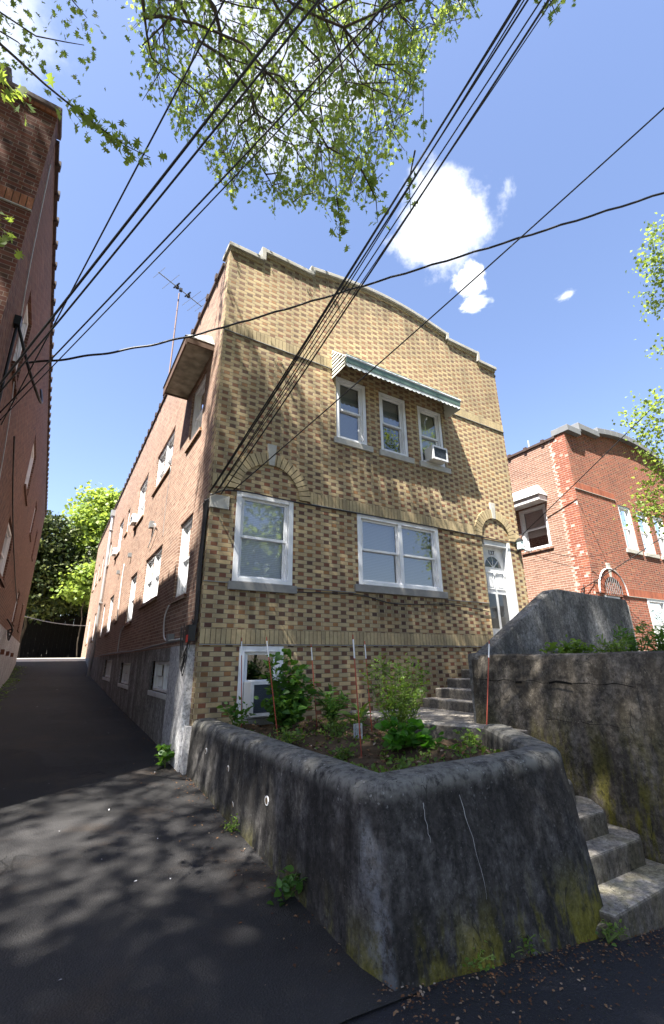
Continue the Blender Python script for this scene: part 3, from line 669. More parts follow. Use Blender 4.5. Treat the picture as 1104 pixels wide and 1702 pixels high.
for k in range(9):
    y = .1 + .08 * random.random(); z = .05 + .3 * random.random(); w_ = .1 + .35 * random.random()
    cable('loose_wire', [(-.08, y, z + .25), (-.13, y + w_ * .5, z - .12 - .25 * random.random()), (-.12, y + w_, z + .02), (-.1, y + w_ * 1.3, z + .28)], .005, BLACK, A)
mb = MB(); mb.box(-.16, .0, .28, -.06, .16, .5); mb.box(-.14, .2, .3, -.04, .34, .42); mb.build('meter_box', BLACK, A)
mb = MB(); mb.box(-.17, -.02, .26, -.165, .07, .36); mb.build('red_tag', simple('red_plastic', (.5, .03, .02), .5), A)
cable('white_conduit', [(-.05, 2.0, .98), (-.07, 2.15, .8), (-.07, 2.1, .5), (-.08, 1.8, .36), (-.08, 1.2, .34), (-.1, .5, .33)], .014, WPAINT, A)
cable('white_conduit', [(-.04, 7.9, 1.0), (-.06, 8.3, .85), (-.06, 8.4, .3)], .016, WPAINT, A)
cable('grey_conduit', [(-.05, .3, .33), (-.06, 3.0, .30), (-.06, 5.0, .27), (-.06, 9.0, .29), (-.05, 14.0, .27)], .016, GREYM, A, wob=.006)
cable('grey_conduit', [(-.04, 4.9, 3.3), (-.06, 4.4, 3.1), (-.05, 5.2, 2.75)], .012, WPAINT, A)
cable('grey_conduit', [(-.04, 9.9, 3.2), (-.05, 9.9, 2.5), (-.05, 9.7, 1.3)], .02, WPAINT, A)
cable('grey_conduit', [(-.04, 3.4, 4.3), (-.045, 3.45, 3.2), (-.04, 3.4, 2.6)], .006, GREYM, A)
cable('front_cable', [(1.52, -.03, 1.06), (2.7, -.03, 1.1), (3.6, -.03, .98), (5.0, -.03, 1.04), (6.15, -.03, .95)], .009, BLACK, A, wob=.004)
cable('front_cable', [(-.02, -.05, 2.46), (.4, -.04, 2.62), (1.8, -.04, 2.61), (4.4, -.05, 2.63), (6.1, -.05, 2.61), (7.45, -.05, 2.6), (7.7, -.05, 2.55)], .011, BLACK, A, wob=.004)

# ======================= red brick house on the right =======================
B = empty('apartment_house', (14.3, 13, -2), 'red brick apartment house with grey stepped coping beside the buff one', 'house', HG)
FB = Frame((18.15, 0, -.99), (-1, 0, 0), (0, -1, 0))
street_front(FB, B, RF, SOLR, simple('slate_coping', (.15, .155, .165), .7, .3, .2, 5), style='red', ct=.2, co_=.16)
SBF = Frame((10.55, 0, -.99), (0, 1, 0), (-1, 0, 0))
rw = [(1.0, 1.95, 4.15, 5.5), (1.0, 1.95, 1.07, 2.5), (3.6, 5.6, 4.3, 5.5), (7.2, 8.4, 4.2, 5.5)]
wall(SBF, 0, LEN, -1.6, 7.42, rw, .14).build('side_wall', SB2Q, B)
for a, b, c, d_ in rw: window(SBF, B, a, b, c, d_, blind=(BLIND2, .3), sill=(a - .06, b + .06, c - .075, c - .002), sillmat=SB2)
wall(Frame((18.15, 0, -.99), (0, 1, 0), (1, 0, 0)), 0, LEN, -1.6, 7.42, [], .1).build('side_wall', SB2, B)
wall(Frame((10.55, LEN, -.99), (1, 0, 0), (0, 1, 0)), 0, 7.6, -1.6, 7.42, [], .1).build('rear_wall', SB2, B)
roof_edge(SBF, B, .3, LEN, 7.42); mb = MB(); mb.box(10.8, .31, 5.9, 17.9, LEN, 5.95); mb.build('roof', ROOFM, B)
hm = MB(); hm.hexa([(10.55, .9, 4.55), (10.15, .9, 4.55), (10.15, 2.4, 4.55), (10.55, 2.4, 4.55), (10.55, .9, 4.72), (10.15, .9, 4.72), (10.15, 2.4, 4.72), (10.55, 2.4, 4.72)])
ho = hm.build('window_hood', WPAINT, B); rm = MB(); rm.hexa([(10.55, .86, 4.72), (10.1, .86, 4.72), (10.1, 2.45, 4.72), (10.55, 2.45, 4.72), (10.55, 1.1, 5.15), (10.42, 1.1, 5.13), (10.42, 2.1, 5.13), (10.55, 2.1, 5.15)])
rm.build('hood_roof', simple('grey_shingle', (.36, .37, .38), .8, .3, .2, 12, .4), ho)
gmb = MB()
for k in range(9):
    u = 6.3 + k * .1; h_ = math.sqrt(max(0, .49 ** 2 - (u - 6.71) ** 2)); gmb.tube([FB.p(u, -.05, 2.64), FB.p(u, -.05, 2.64 + h_)], .008, 6)
gmb.build('arch_grille', GREYM, B)
rg = MB()
for rr_ in (.725,): rg.tube([FB.p(6.71 - math.cos(math.pi * t / 20) * rr_, -.035, 2.64 + math.sin(math.pi * t / 20) * rr_) for t in range(21)], .022, 6)
rg.build('arch_outline', WPAINT, B)
for k in range(6): cable('meter_cable', [(10.5, .25 + .05 * k, 1.9 - .1 * k), (10.46, .3 + .1 * math.sin(k * 2), 1.5), (10.48, .35 + .05 * k, 1.1), (10.5, .2 + .1 * k, .6)], .012, BLACK, B)
mb = MB(); mb.box(10.42, .15, .9, 10.55, .4, 1.35); mb.box(10.44, .5, .8, 10.55, .7, 1.2); mb.build('meter_box', BLACK, B)
vp = MB(); vp.tube([(11.0, 3.2, 5.9), (11.0, 3.2, 6.95)], .05, 8); vp.tube([(11.2, 1.6, 5.9), (11.2, 1.6, 7.1)], .03, 8); vp.build('vent_pipe', METAL, B)

# ======================= dark red house on the left =======================
Cc = empty('apartment_house', (-7, 9, -1.1), 'dark red brick apartment house across the driveway with white foundation and bare side wall', 'house', HG)
ang = math.radians(.46); CX0 = (-2.9, -.78)
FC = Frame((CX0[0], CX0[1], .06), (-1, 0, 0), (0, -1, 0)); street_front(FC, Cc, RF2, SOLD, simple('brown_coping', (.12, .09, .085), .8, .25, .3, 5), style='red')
SC = Frame((CX0[0], CX0[1], .06), (-math.sin(ang), math.cos(ang), 0), (math.cos(ang), math.sin(ang), 0)); LC = 21.3
lw = [(1.35, 2.25, 4.15, 5.5), (7.0, 8.6, 4.2, 5.6), (12.5, 13.6, 4.3, 5.5), (16.5, 17.5, 4.3, 5.5), (5.5, 7.3, 1.75, 2.95), (1.5, 2.4, 1.1, 2.5), (13.0, 14.2, 1.3, 2.4), (17.2, 18.3, 1.3, 2.4)]
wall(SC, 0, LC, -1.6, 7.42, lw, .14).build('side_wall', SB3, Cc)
for i, (a, b, c, d_) in enumerate(lw): window(SC, Cc, a, b, c, d_, rec=.10, blind=(BLIND, .3), sill=(a - .06, b + .06, c - .08, c - .002), sillmat=SB3)
o = wall(SC, 0, LC, -1.75, .9, [], .1, d=-.03); o.face([SC.p(0, -.03, .9), SC.p(LC, -.03, .9), SC.p(LC, .03, .9), SC.p(0, .03, .9)]); o.build('painted_foundation', STUCW, Cc)
pm = MB()
for u in (8.2, 10.4, 12.8, 15.6): SC.box(pm, u, u + .12, -.12, 0, .2, .34)
pm.build('pipe_stub', simple('rusty_iron', (.12, .05, .03), .8), Cc)
roof_edge(SC, Cc, .3, LC, 7.42, .55)
wall(Frame(SC.p(LC, 0, 0), (-1, 0, 0), (0, 1, 0)), 0, 7.6, -1.6, 7.42, [], .1).build('rear_wall', SB3, Cc)
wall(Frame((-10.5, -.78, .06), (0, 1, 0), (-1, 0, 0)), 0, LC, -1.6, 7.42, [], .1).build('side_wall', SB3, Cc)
mb = MB(); mb.box(-10.4, -.4, 6.9, -3.3, LC - 1, 6.95); mb.build('roof', ROOFM, Cc)
mb = MB(); q = SC.p
mb.hexa([q(.9, -.02, 5.65), q(1.3, -.45, 5.65), q(2.3, -.45, 5.65), q(2.6, -.02, 5.65), q(.9, -.02, 5.75), q(1.3, -.45, 5.72), q(2.3, -.45, 5.72), q(2.6, -.02, 5.9)]) if False else None
cable('white_wire', [SC.p(.25, -.02, 6.9), SC.p(.9, -.02, 4.9), SC.p(2.2, -.02, 3.6), SC.p(3.3, -.02, 1.4)], .008, WPAINT, Cc)
cable('wall_cable', [SC.p(.75, -.04, 4.4), SC.p(.8, -.05, 3.2), SC.p(1.4, -.04, 1.2)], .02, BLACK, Cc)
cable('wall_cable', [SC.p(.75, -.05, 4.4), SC.p(1.1, -.25, 3.95), SC.p(1.9, -.4, 3.9), SC.p(2.6, -.3, 4.5)], .022, BLACK, Cc)
cable('wall_cable', [SC.p(3.0, -.04, 3.7), SC.p(5.0, -.04, 3.1), SC.p(9.0, -.04, 2.4), SC.p(13.0, -.04, 1.9)], .014, BLACK, Cc)
mb = MB(); SC.box(mb, .68, .8, -.08, 0, 4.36, 4.5); mb.build('service_head', BLACK, Cc)
for k in range(4): cable('meter_cable', [SC.p(10.0 + .2 * k, -.05, 1.15), SC.p(10.2 + .2 * k, -.2, .9), SC.p(10.6, -.15, .6 + .1 * k), SC.p(11.0, -.06, .9)], .02, BLACK, Cc)

# ======================= planter, stairs, retaining walls =======================
def sweep(path, prof_fn, name, mat, parent=None, origin=None, closed=False):
    "path: centre points (x,y); prof_fn(i)-> list of (offset to the right, z)"
    mb = MB(); P = [Vector((p[0], p[1])) for p in path]; rows = []
    for i, p in enumerate(P):
        t = ((P[min(i + 1, len(P) - 1)] - p).normalized() + (p - P[max(i - 1, 0)]).normalized()).normalized()
        r = Vector((t.y, -t.x)); a = (P[min(i + 1, len(P) - 1)] - p); b = (p - P[max(i - 1, 0)])
        ca = 1.0
        if a.length > 1e-6 and b.length > 1e-6: ca = max(.6, math.cos(a.angle(b) / 2))
        rows.append([(p.x + r.x * o / ca, p.y + r.y * o / ca, z) for o, z in prof_fn(p.x, p.y)])
    n = len(rows[0]); fs = []
    for i in range(len(rows) - 1):
        for k in range(n - 1): fs.append((i * n + k, i * n + k + 1, (i + 1) * n + k + 1, (i + 1) * n + k))
    fs.append(tuple(range(n))); fs.append(tuple((len(rows) - 1) * n + k for k in range(n))[::-1])
    mb.grid([v for r in rows for v in r], fs); o = mb.build(name, mat, parent, smooth=True, origin=origin); o.data.set_sharp_from_angle(angle=math.radians(32)); return o
def resample(path, s):
    out = [Vector(path[0])]
    for a, b in zip(path, path[1:]):
        a, b = Vector(a), Vector(b); n = max(1, round((b - a).length / s))
        out += [a.lerp(b, k / n) for k in range(1, n + 1)]
    return out
def wob(x, y, a=.012): return a * .5 * (math.sin(x * 5.1 + y * 3.7) + math.sin(x * 11.3 - y * 7.9) * .7 + .4 * math.sin(x * 23 + y * 19))
PL = empty('planter', (1.2, -2, -1.5), 'stained black concrete raised planter with rounded rim in front of the buff house', 'planter')
pth = resample([(.16, -.02), (.16, -3.76)], .1) + [Vector(p) for p in ((.162, -3.845), (.178, -3.863))] + resample([(.20, -3.866), (1.75, -3.86)], .1) + [Vector(p) for p in ((1.9, -3.84), (2.02, -3.77), (2.12, -3.65))] + resample([(2.12, -3.65), (2.42, -3.2), (2.78, -2.68)], .2)[1:]
def pprof(x, y):
    w = wob(x, y) * .45; zb = -2.2; zt = -.725 + w * .6; k = (1.0 - .6 * min(1, max(0, (x - 1.85) / .2))) if x > .17 else 0.0; b = .055 + .155 * k
    return [(.165 + b, zb), (.165 + b * .63 + w, zt - .9), (.165 + b * .42 + w * 1.5, zt - .6), (.165 + b * .25 + w, zt - .35), (.168 + w, zt - .17), (.165 + w, zt - .10), (.157, zt - .055), (.132, zt - .022), (.085, zt - .004), (-.06, zt), (-.12, zt - .015), (-.145, zt - .05), (-.15, zt - .14), (-.15, zb)]
sweep(pth, lambda x, y: [(-o, z) for o, z in reversed(pprof(x, y))][::-1] if False else pprof(x, y), 'planter_wall', CONC, PL)
cpth = resample([(2.6, -.02), (2.6, -1.7), (2.85, -2.35), (3.0, -2.7)], .25)
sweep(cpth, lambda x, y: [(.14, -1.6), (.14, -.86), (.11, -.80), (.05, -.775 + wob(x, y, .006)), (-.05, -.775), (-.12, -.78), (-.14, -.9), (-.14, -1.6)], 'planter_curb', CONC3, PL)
# weep pipes and a plate on the driveway side
wpm = simple('white_pipe', (.55, .56, .58), .5)
for yy, zz, r in ((-2.55, -1.12, .036), (-1.55, -1.05, .03), (-.75, -1.0, .03), (-1.75, -1.33, .035)):
    xx = -.012 - (-.9 - zz) * .03; wp = MB(); wp.tube([(xx + .05, yy, zz), (xx - .006, yy, zz)], r, 14); wo_ = wp.build('weep_pipe', wpm, PL); wp = MB(); wp.tube([(xx + .03, yy, zz), (xx - .0075, yy, zz)], r * .72, 14); wp.build('bore_shade', EARTH, wo_)  # dark disc in place of the shaded hollow of each pipe
st = MB()                                               # lime runs down the front face
def run(mb, x0, z0, L, w0):
    n = 14; x = x0; pts = []
    for i in range(n + 1):
        z = z0 - L * i / n; pr = sorted((zz, o_) for o_, zz in pprof(x, -3.865)[:6]); off = lerp_prof(z, pr)
        y = -3.868 - off - .006; pts.append((x, y, z, w0 * (1 - .6 * i / n) * random.uniform(.6, 1.3))); x += random.uniform(-.006, .011)
    for a, b in zip(pts, pts[1:]): mb.face([(a[0] - a[3], a[1], a[2]), (a[0] + a[3], a[1], a[2]), (b[0] + b[3], b[1], b[2]), (b[0] - b[3], b[1], b[2])])
lmt = simple('lime', (.30, .30, .30), .9, .1, .3, 30)
for a_ in ((.72, -.87, .55, .0028), (.40, -.87, .2, .0035)): st = MB(); run(st, *a_); st.build('lime_streak', lmt, PL)
# soil in the bed
sb_ = MB(); xs = lin(.25, 2.7, .12); ys = lin(-3.8, -.0, .12); vs = []; fs = []
for y in ys:
    for x in xs: vs.append((x, y, -.93 + .05 * math.sin(x * 4 + y * 2) + .03 * math.sin(x * 13 + 5 * y) + .02 * math.sin(y * 17) + (.04 if y > -.8 else 0)))
n = len(xs)
for j in range(len(ys) - 1):
    for i in range(n - 1):
        cx, cy = (xs[i] + xs[i + 1]) / 2, (ys[j] + ys[j + 1]) / 2
        if cy < -2.2 and cx > 2.85 + (cy + 2.6) * .62 - .05: continue
        fs.append((j * n + i, j * n + i + 1, (j + 1) * n + i + 1, (j + 1) * n + i))
sb_.grid(vs, fs); tag(sb_.build('soil', EARTH, smooth=True), kind='structure')
def soilz(x, y): return -.93 + .05 * math.sin(x * 4 + y * 2) + .03 * math.sin(x * 13 + 5 * y) + .02 * math.sin(y * 17) + (.04 if y > -.8 else 0)
# entrance stairs: lower flight from the pavement, landing, upper flight to the door
ST = empty('entrance_stairs', (3, -3, -1.9), 'worn pale concrete entrance stairs climbing between the black planter and the tall retaining wall', 'stairs')
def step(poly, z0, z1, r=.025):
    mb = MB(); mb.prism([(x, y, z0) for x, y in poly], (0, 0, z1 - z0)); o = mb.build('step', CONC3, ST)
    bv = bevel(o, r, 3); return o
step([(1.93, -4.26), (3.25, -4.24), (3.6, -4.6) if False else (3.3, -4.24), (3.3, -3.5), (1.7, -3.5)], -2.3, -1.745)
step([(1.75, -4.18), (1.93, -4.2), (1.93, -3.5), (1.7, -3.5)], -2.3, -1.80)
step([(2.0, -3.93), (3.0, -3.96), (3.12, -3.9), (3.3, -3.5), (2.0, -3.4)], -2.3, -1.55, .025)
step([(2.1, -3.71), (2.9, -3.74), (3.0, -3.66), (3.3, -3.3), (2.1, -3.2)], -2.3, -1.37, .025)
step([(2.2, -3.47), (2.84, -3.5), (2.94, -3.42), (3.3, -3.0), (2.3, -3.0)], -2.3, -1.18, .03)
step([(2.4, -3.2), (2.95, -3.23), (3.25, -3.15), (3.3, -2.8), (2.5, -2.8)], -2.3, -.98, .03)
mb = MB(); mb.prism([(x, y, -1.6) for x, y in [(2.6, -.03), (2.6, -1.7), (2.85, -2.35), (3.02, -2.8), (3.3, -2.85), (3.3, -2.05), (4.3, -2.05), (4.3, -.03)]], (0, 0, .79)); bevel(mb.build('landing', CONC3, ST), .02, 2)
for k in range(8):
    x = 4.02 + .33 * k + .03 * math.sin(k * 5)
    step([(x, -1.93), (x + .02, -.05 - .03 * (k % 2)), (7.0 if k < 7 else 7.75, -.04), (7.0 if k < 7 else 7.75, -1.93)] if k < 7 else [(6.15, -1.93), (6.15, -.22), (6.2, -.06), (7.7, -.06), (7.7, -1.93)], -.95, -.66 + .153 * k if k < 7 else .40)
# tall retaining wall right of the stairs with planted bed
RW = empty('retaining_wall', (6.5, -3.2, -1.5), 'tall weathered concrete retaining wall right of the stairs topped with weeds', 'retaining wall')
rp = [Vector((3.33, -2.05))] + resample([(3.33, -2.05), (3.36, -4.2)], .25)[1:] + [Vector((3.4, -4.32)), Vector((3.5, -4.4))] + resample([(3.5, -4.4), (12.5, -4.42)], .4)[1:]
def rprof(x, y):
    w = wob(x, y, .015); zt = .045 + w * .5
    return [(-.17, -2.6), (-.17, zt - .05), (-.14, zt - .01), (-.08, zt), (.06, zt), (.11, zt - .02), (.14, zt - .08), (.145 + w, zt - .3), (.15 + w, zt - .31), (.18 + w, -1.0), (.26, -2.6)]
sweep(rp, lambda x, y: rprof(x, y), 'wall_face', CONC2, RW)
ck = MB()                                               # cracks along the pour lines
def crack(mb, pts, w):
    for (y0, z0), (y1, z1) in zip(pts, pts[1:]):
        def X(z): return 3.333 - .15 - (0.03 * min(1, max(0, (-.27 - z) / .7))) - .012
        mb.face([(X(z0) - .012, y0, z0 - w), (X(z1) - .012, y1, z1 - w), (X(z1) - .012, y1, z1 + w), (X(z0) - .012, y0, z0 + w)])
pts = [(-2.2 - i * .09, -.27 + .012 * math.sin(i * 1.7) + .006 * math.sin(i * 5)) for i in range(22)]
for i, (a, b) in enumerate(zip(pts, pts[1:])): crack(ck, [a, b], .002 + .009 * (1 if i in (11, 12, 13, 6) else 0) + .003 * random.random())
pts = [(-2.6 - i * .1, -.66 + .01 * math.sin(i * 2.3)) for i in range(15)]; [crack(ck, [a, b], .003 * random.random()) for a, b in zip(pts, pts[1:])]
ck.build('crack', simple('crack_black', (.008, .008, .008), .9, .05), RW)
fb = MB(); fb.box(3.4, -4.3, -.4, 12.4, -2.3, -.06); fb.build('planted_soil', EARTH, RW)
# sloped stair parapet
SP = MB(); prof = [(3.2, -1.0), (3.2, .06), (3.38, .08), (4.4, .655), (5.08, 1.03), (5.18, 1.07), (5.32, 1.085), (7.45, 1.03), (7.5, .98), (7.5, -2.2), (3.2, -2.2)]
SP.prism([(x, -2.17, z) for x, z in prof[1:-1] + [(3.2, -2.2)]], (0, .2, 0))
tag(bevel(SP.build('stair_parapet', CONC4, origin=(5.3, -2.1, -1)), .025, 3), 'grey concrete stair parapet sloping up then level beside the white front door', 'parapet wall')
GW = MB(); GW.box(7.51, -2.1, -2.2, 7.68, -.03, .95); tag(bevel(GW.build('landing_wall', STONE, origin=(7.6, -1, -2.2)), .02), 'low pale landing wall at the top of the stairs beside the front door', 'low wall')
fp = MB(); x0, y0, z0 = 7.22, -.3, 1.0
fp = MB(); n = 14
for (ra, za), (rb, zb) in (((.1, .0), (.15, .22)), ((.15, .22), (.17, .22)), ((.17, .22), (.17, .26)), ((.17, .26), (.14, .26)), ((.14, .26), (.13, .2)), ((.13, .2), (.0, .2))):
    for k in range(n):
        a, b = 2 * math.pi * k / n, 2 * math.pi * (k + 1) / n; c0 = (7.6, -.55, .952)
        f = lambda r, t, z: (c0[0] + r * math.cos(t), c0[1] + r * math.sin(t), c0[2] + z)
        fp.face([f(ra, a, za), f(ra, b, za), f(rb, b, zb), f(rb, a, zb)] if rb > 0 else [f(ra, a, za), f(ra, b, za), f(0, 0, zb)])
tag(fp.build('flower_pot', WPAINT, origin=(7.6, -.55, .952)), 'pale round flower pot standing on the low landing wall', 'flower pot')

# ======================= air conditioners, antenna =======================
ACG = 'window air conditioners'
def ac(fr, u0, u1, z0, z1, d0, label, grille=True):
    c = fr.p((u0 + u1) / 2, -d0 / 2, z0); r = empty('air_conditioner', c, label, 'air conditioner', ACG)
    mb = MB(); fr.box(mb, u0, u1, -d0, .05, z0, z1); bevel(mb.build('casing', mk_white('ac_casing', (.6, .6, .58), .2), r), .012, 2)
    fm = MB(); t = .035
    fr.box(fm, u0 - .006, u0 + t, -d0 - .02, -d0 + .02, z0 - .006, z1 + .006); fr.box(fm, u1 - t, u1 + .006, -d0 - .02, -d0 + .02, z0 - .006, z1 + .006)
    fr.box(fm, u0 + t, u1 - t, -d0 - .02, -d0 + .02, z1 - t, z1 + .006); fr.box(fm, u0 + t, u1 - t, -d0 - .02, -d0 + .02, z0 - .006, z0 + t); fm.build('front_rim', WHITE, r)
    gm = MB(); fr.box(gm, u0 + t, u1 - t, -d0 - .004, -d0 + .0, z0 + t, z1 - t)
    n = 16
    for k in range(n): zz = z0 + t + (z1 - z0 - 2 * t) * (k + .5) / n; fr.box(gm, u0 + t, u1 - t, -d0 - .012, -d0 - .005, zz - .003, zz + .003)
    gm.build('coil_grille', simple('ac_coil', (.055, .07, .095), .5, .4, .2, 30), r); return r
ac(F, 4.72, 5.16, 4.16, 4.48, .2, 'white air conditioner in the third upstairs window under the green awning')
ac(F, .70, 1.24, -.72, -.28, .28, 'white air conditioner in the basement window behind the hydrangea')
ac(SW, 8.2, 8.7, 4.24, 4.52, .16, 'small white air conditioner in a side wall window above the driveway, nearer one')
ac(SW, 13.3, 13.8, 4.24, 4.52, .16, 'small white air conditioner in a side wall window, farther one beside the downspout')
AN = empty('tv_antenna', (.2, 6.9, 6.9), 'thin rusty rooftop television antenna on a tall mast behind the side parapet', 'antenna')
RUST = simple('rusty_mast', (.20, .13, .11), .7, .3, .3, 10)
mb = MB(); mb.tube([(.2, 6.9, 6.9), (.2, 6.93, 12.5)], [.028, .022], 8); mb.build('mast', RUST, AN)
mb = MB(); p0, p1 = Vector((-.62, 6.42, 12.56)), Vector((1.05, 7.1, 12.46)); mb.tube([p0, p1], .018, 6); d = (p1 - p0).normalized(); nrm = d.cross(Vector((0, 0, 1))).normalized()
mb.build('boom', GREYM, AN); mb = MB()
for t, L in ((.02, .35), (.27, .5), (.75, .55), (.9, .6), (1.0, .4)):
    q = p0.lerp(p1, t); mb.tube([q - nrm * L, q + nrm * L], .007, 5)
mb.build('element', METAL, AN); mb = MB()
for t in (.42, .5, .68): q = p0.lerp(p1, t); mb.box(q.x - .05, q.y - .05, q.z - .05, q.x + .05, q.y + .05, q.z + .05)
for t in (.4, .66): q = p0.lerp(p1, t); mb.tube([q - nrm * .16 + Vector((0, 0, .04)), q + nrm * .16 + Vector((0, 0, .04))], .03, 6)
mb.build('clamp', BLACK, AN)

# ======================= overhead wires and pole =======================
WG = 'black overhead wires'
def wire(pts, r, label, sag=.0, twist=False, n=28, mat=BLACK):
    P = [Vector(p) for p in pts]; out = []
    for a, b in zip(P, P[1:]):
        for k in range(n):
            t = k / n; q = a.lerp(b, t); q.z -= 4 * sag * t * (1 - t)
            if twist: q += Vector((0, 0, .012 * math.sin((a - q).length * 9)))
            out.append(q)
    out.append(P[-1]); mb = MB(); mb.tube(out, r * 1.0, 6)
    return tag(mb.build('overhead_wire', mat, smooth=True, origin=P[0]), label, 'wire', WG)
bundle = [((1.62, -9.5, 8.0), .012, 'thick black wire at the middle of the bundle running down to the house corner stone'), ((1.74, -9.5, 8.12), .010, 'upper black wire of the bundle converging on the house corner stone'),
          ((1.5, -9.5, 8.0), .007, 'thin black wire on the tree side of the bundle above the awning'), ((1.42, -9.5, 7.85), .007, 'outermost thin wire of the bundle, nearest the oak leaves'),
          ((1.80, -9.5, 7.9), .008, 'black wire on the cloud side of the bundle to the corner'), ((1.86, -9.5, 7.8), .006, 'thin slack wire lowest in the bundle crossing the white cloud'), ((1.66, -9.5, 7.7), .011, 'second thick black wire inside the bundle to the corner')]
for i, (b, r, l) in enumerate(bundle):
    wire([(-.04 + .03 * i, -.07, 2.50 + .045 * (i % 3)), b], r, l, sag=.05 + .05 * (i % 4))
wire([(.35, -.05, 2.62), (4.88, -9.55, 8.0)], .009, 'single black wire crossing below the awning up to the far upper corner of the sky', sag=.12)
w3 = wire([(-2.8, .9, 4.45), (.0, -.08, 5.66), (5.0, -3.9, 7.3) if False else (10.0, -9.45, 8.1)], .017, 'thick twisted cable from the dark red house past the top corner of the buff house', sag=.10, twist=True, n=60)
wire([(-2.86, -.6, 2.95), (1.6, -9.5, 8.1)], .013, 'thick black wire from the dark red house wall up through the oak canopy', sag=.08)
wire([(-2.86, -.5, 2.9), (1.7, -9.5, 8.0)], .010, 'black wire just beside the thick one from the dark red house', sag=.14)
wire([(-2.86, -.1, 2.9), (2.43, -9.5, 8.0)], .009, 'middle black wire of three leaving the dark red house wall', sag=.10)
wire([(-2.86, .2, 3.0), (2.5, -9.5, 8.1)], .007, 'lower thin black wire ending near the television antenna line', sag=.15)
wire([(-2.86, .6, 3.2), (.28, -9.5, 8.0)], .008, 'thin black wire farthest to the side of the dark red house', sag=.06)
wire([(7.66, -.05, 2.95), (5.6, -9.5, 6.5 + .6)], .012, 'thick black wire from the buff house edge across the red house front', sag=.1) if False else None
wire([(9.0, 3.2, 3.4), (10.56, 1.9, 3.75), (10.0, -3.74, 6.5), (9.6, -9.5, 9.2)], .013, 'thick black wire crossing in front of the red brick house', sag=.02)
wire([(10.4, .3, 1.75), (12.0, -4.25, 4.6), (13.2, -9.5, 8.2)], .012, 'black wire rising from the red house meter toward the leaves', sag=.1)
wire([(7.62, -.08, 2.45), (10.5, -.1, 2.3), (19.0, -3.0, 4.5)], .006, 'thin wire from the wall lantern past the red house', sag=.12)
wire([(7.62, -.08, 2.6), (10.5, -.1, 2.6), (19.0, -3.0, 5.0)], .006, 'upper thin wire from the lantern corner past the red house windows', sag=.1)
wire([(10.5, -.06, .7), (19.0, -.5, 1.4)], .008, 'low cable strung along the red house front above its door', sag=.1)
wire([(-3.3, 20.4, 2.3), (0, 21.0, 1.9)], .02, 'pale wire strung across the far end of the driveway', sag=.15, mat=METAL)
UPO = empty('utility_pole', (1.65, -9.6, -2), 'wooden utility pole at the kerb carrying the wire bundle', 'utility pole')
mb = MB(); mb.tube([(1.65, -9.75, -2.2), (1.65, -9.75, 9.4)], [.17, .12], 12); mb.build('post', BARK, UPO)
mb = MB(); mb.box(.1, -9.62, 7.95, 3.2, -9.5, 8.07); mb.build('crossarm', BARK, UPO)
wire([(1.65, -9.55, 8.05), (40, -9.6, 8.0)], .014, 'street line running along the kerb between poles', sag=.0)

# ======================= foliage =======================
SHAPES = {
 'oak': [(0, 0), (.12, .3), (.5, .28), (.18, .45), (.55, .62), (.2, .66), (.3, .92), (0, 1), (-.3, .92), (-.2, .66), (-.55, .62), (-.18, .45), (-.5, .28), (-.12, .3)],
 'maple': [(0, 0), (.35, .12), (.3, .35), (.55, .55), (.22, .62), (0, 1), (-.22, .62), (-.55, .55), (-.3, .35), (-.35, .12)],
 'oval': [(0, 0), (.22, .18), (.32, .45), (.2, .78), (0, 1), (-.2, .78), (-.32, .45), (-.22, .18)],
 'thin': [(0, 0), (.1, .3), (.11, .6), (0, 1), (-.11, .6), (-.1, .3)],
 'round': [(0, .06), (.3, 0), (.5, .25), (.48, .6), (.25, .9), (0, .96), (-.25, .9), (-.48, .6), (-.5, .25), (-.3, 0)],
 'needle': [(0, 0), (.3, .3), (.12, .5), (.3, .8), (0, 1), (-.28, .7), (-.1, .5), (-.3, .25)]}
def leaves(name, pos, dirs, nrm, size, shape, mat, parent=None, origin=None, fold=.15):
    "one mesh of leaf faces; pos,dirs,nrm: (n,3)"
    sh = np.array(SHAPES[shape]); k = len(sh); n = len(pos)
    pos = np.asarray(pos, float); d = dirs / (np.linalg.norm(dirs, axis=1, keepdims=True) + 1e-9)
    s = np.cross(d, nrm); s /= (np.linalg.norm(s, axis=1, keepdims=True) + 1e-9); nn = np.cross(s, d)
    size = np.asarray(size).reshape(-1, 1, 1) if np.ndim(size) else size
    V = pos[:, None, :] + size * (sh[None, :, 0, None] * s[:, None, :] + sh[None, :, 1, None] * d[:, None, :] + (np.abs(sh[None, :, 0, None]) * fold * 2 - (sh[None, :, 1, None] ** 2) * fold) * nn[:, None, :])
    org = np.array(root_loc(parent)) if parent is not None else np.array(origin if origin is not None else (0, 0, 0), float)
    V = (V.reshape(-1, 3) - org)
    me = bpy.data.meshes.new(name); me.vertices.add(n * k); me.vertices.foreach_set('co', V.ravel())
    me.loops.add(n * k); me.loops.foreach_set('vertex_index', np.arange(n * k, dtype=np.int32)); me.polygons.add(n)
    me.polygons.foreach_set('loop_start', np.arange(0, n * k, k, dtype=np.int32)); me.polygons.foreach_set('loop_total', np.full(n, k, dtype=np.int32))
    me.update(calc_edges=True); me.validate(); me.materials.append(mat.m)
    o = bpy.data.objects.new(name, me); COL.objects.link(o)
    if parent is not None: o.parent = parent
    else: o.location = org
    return o
def rdir(n, up=0.0):
    v = RNG.normal(size=(n, 3)); v /= np.linalg.norm(v, axis=1, keepdims=True); v[:, 2] += up; return v / np.linalg.norm(v, axis=1, keepdims=True)
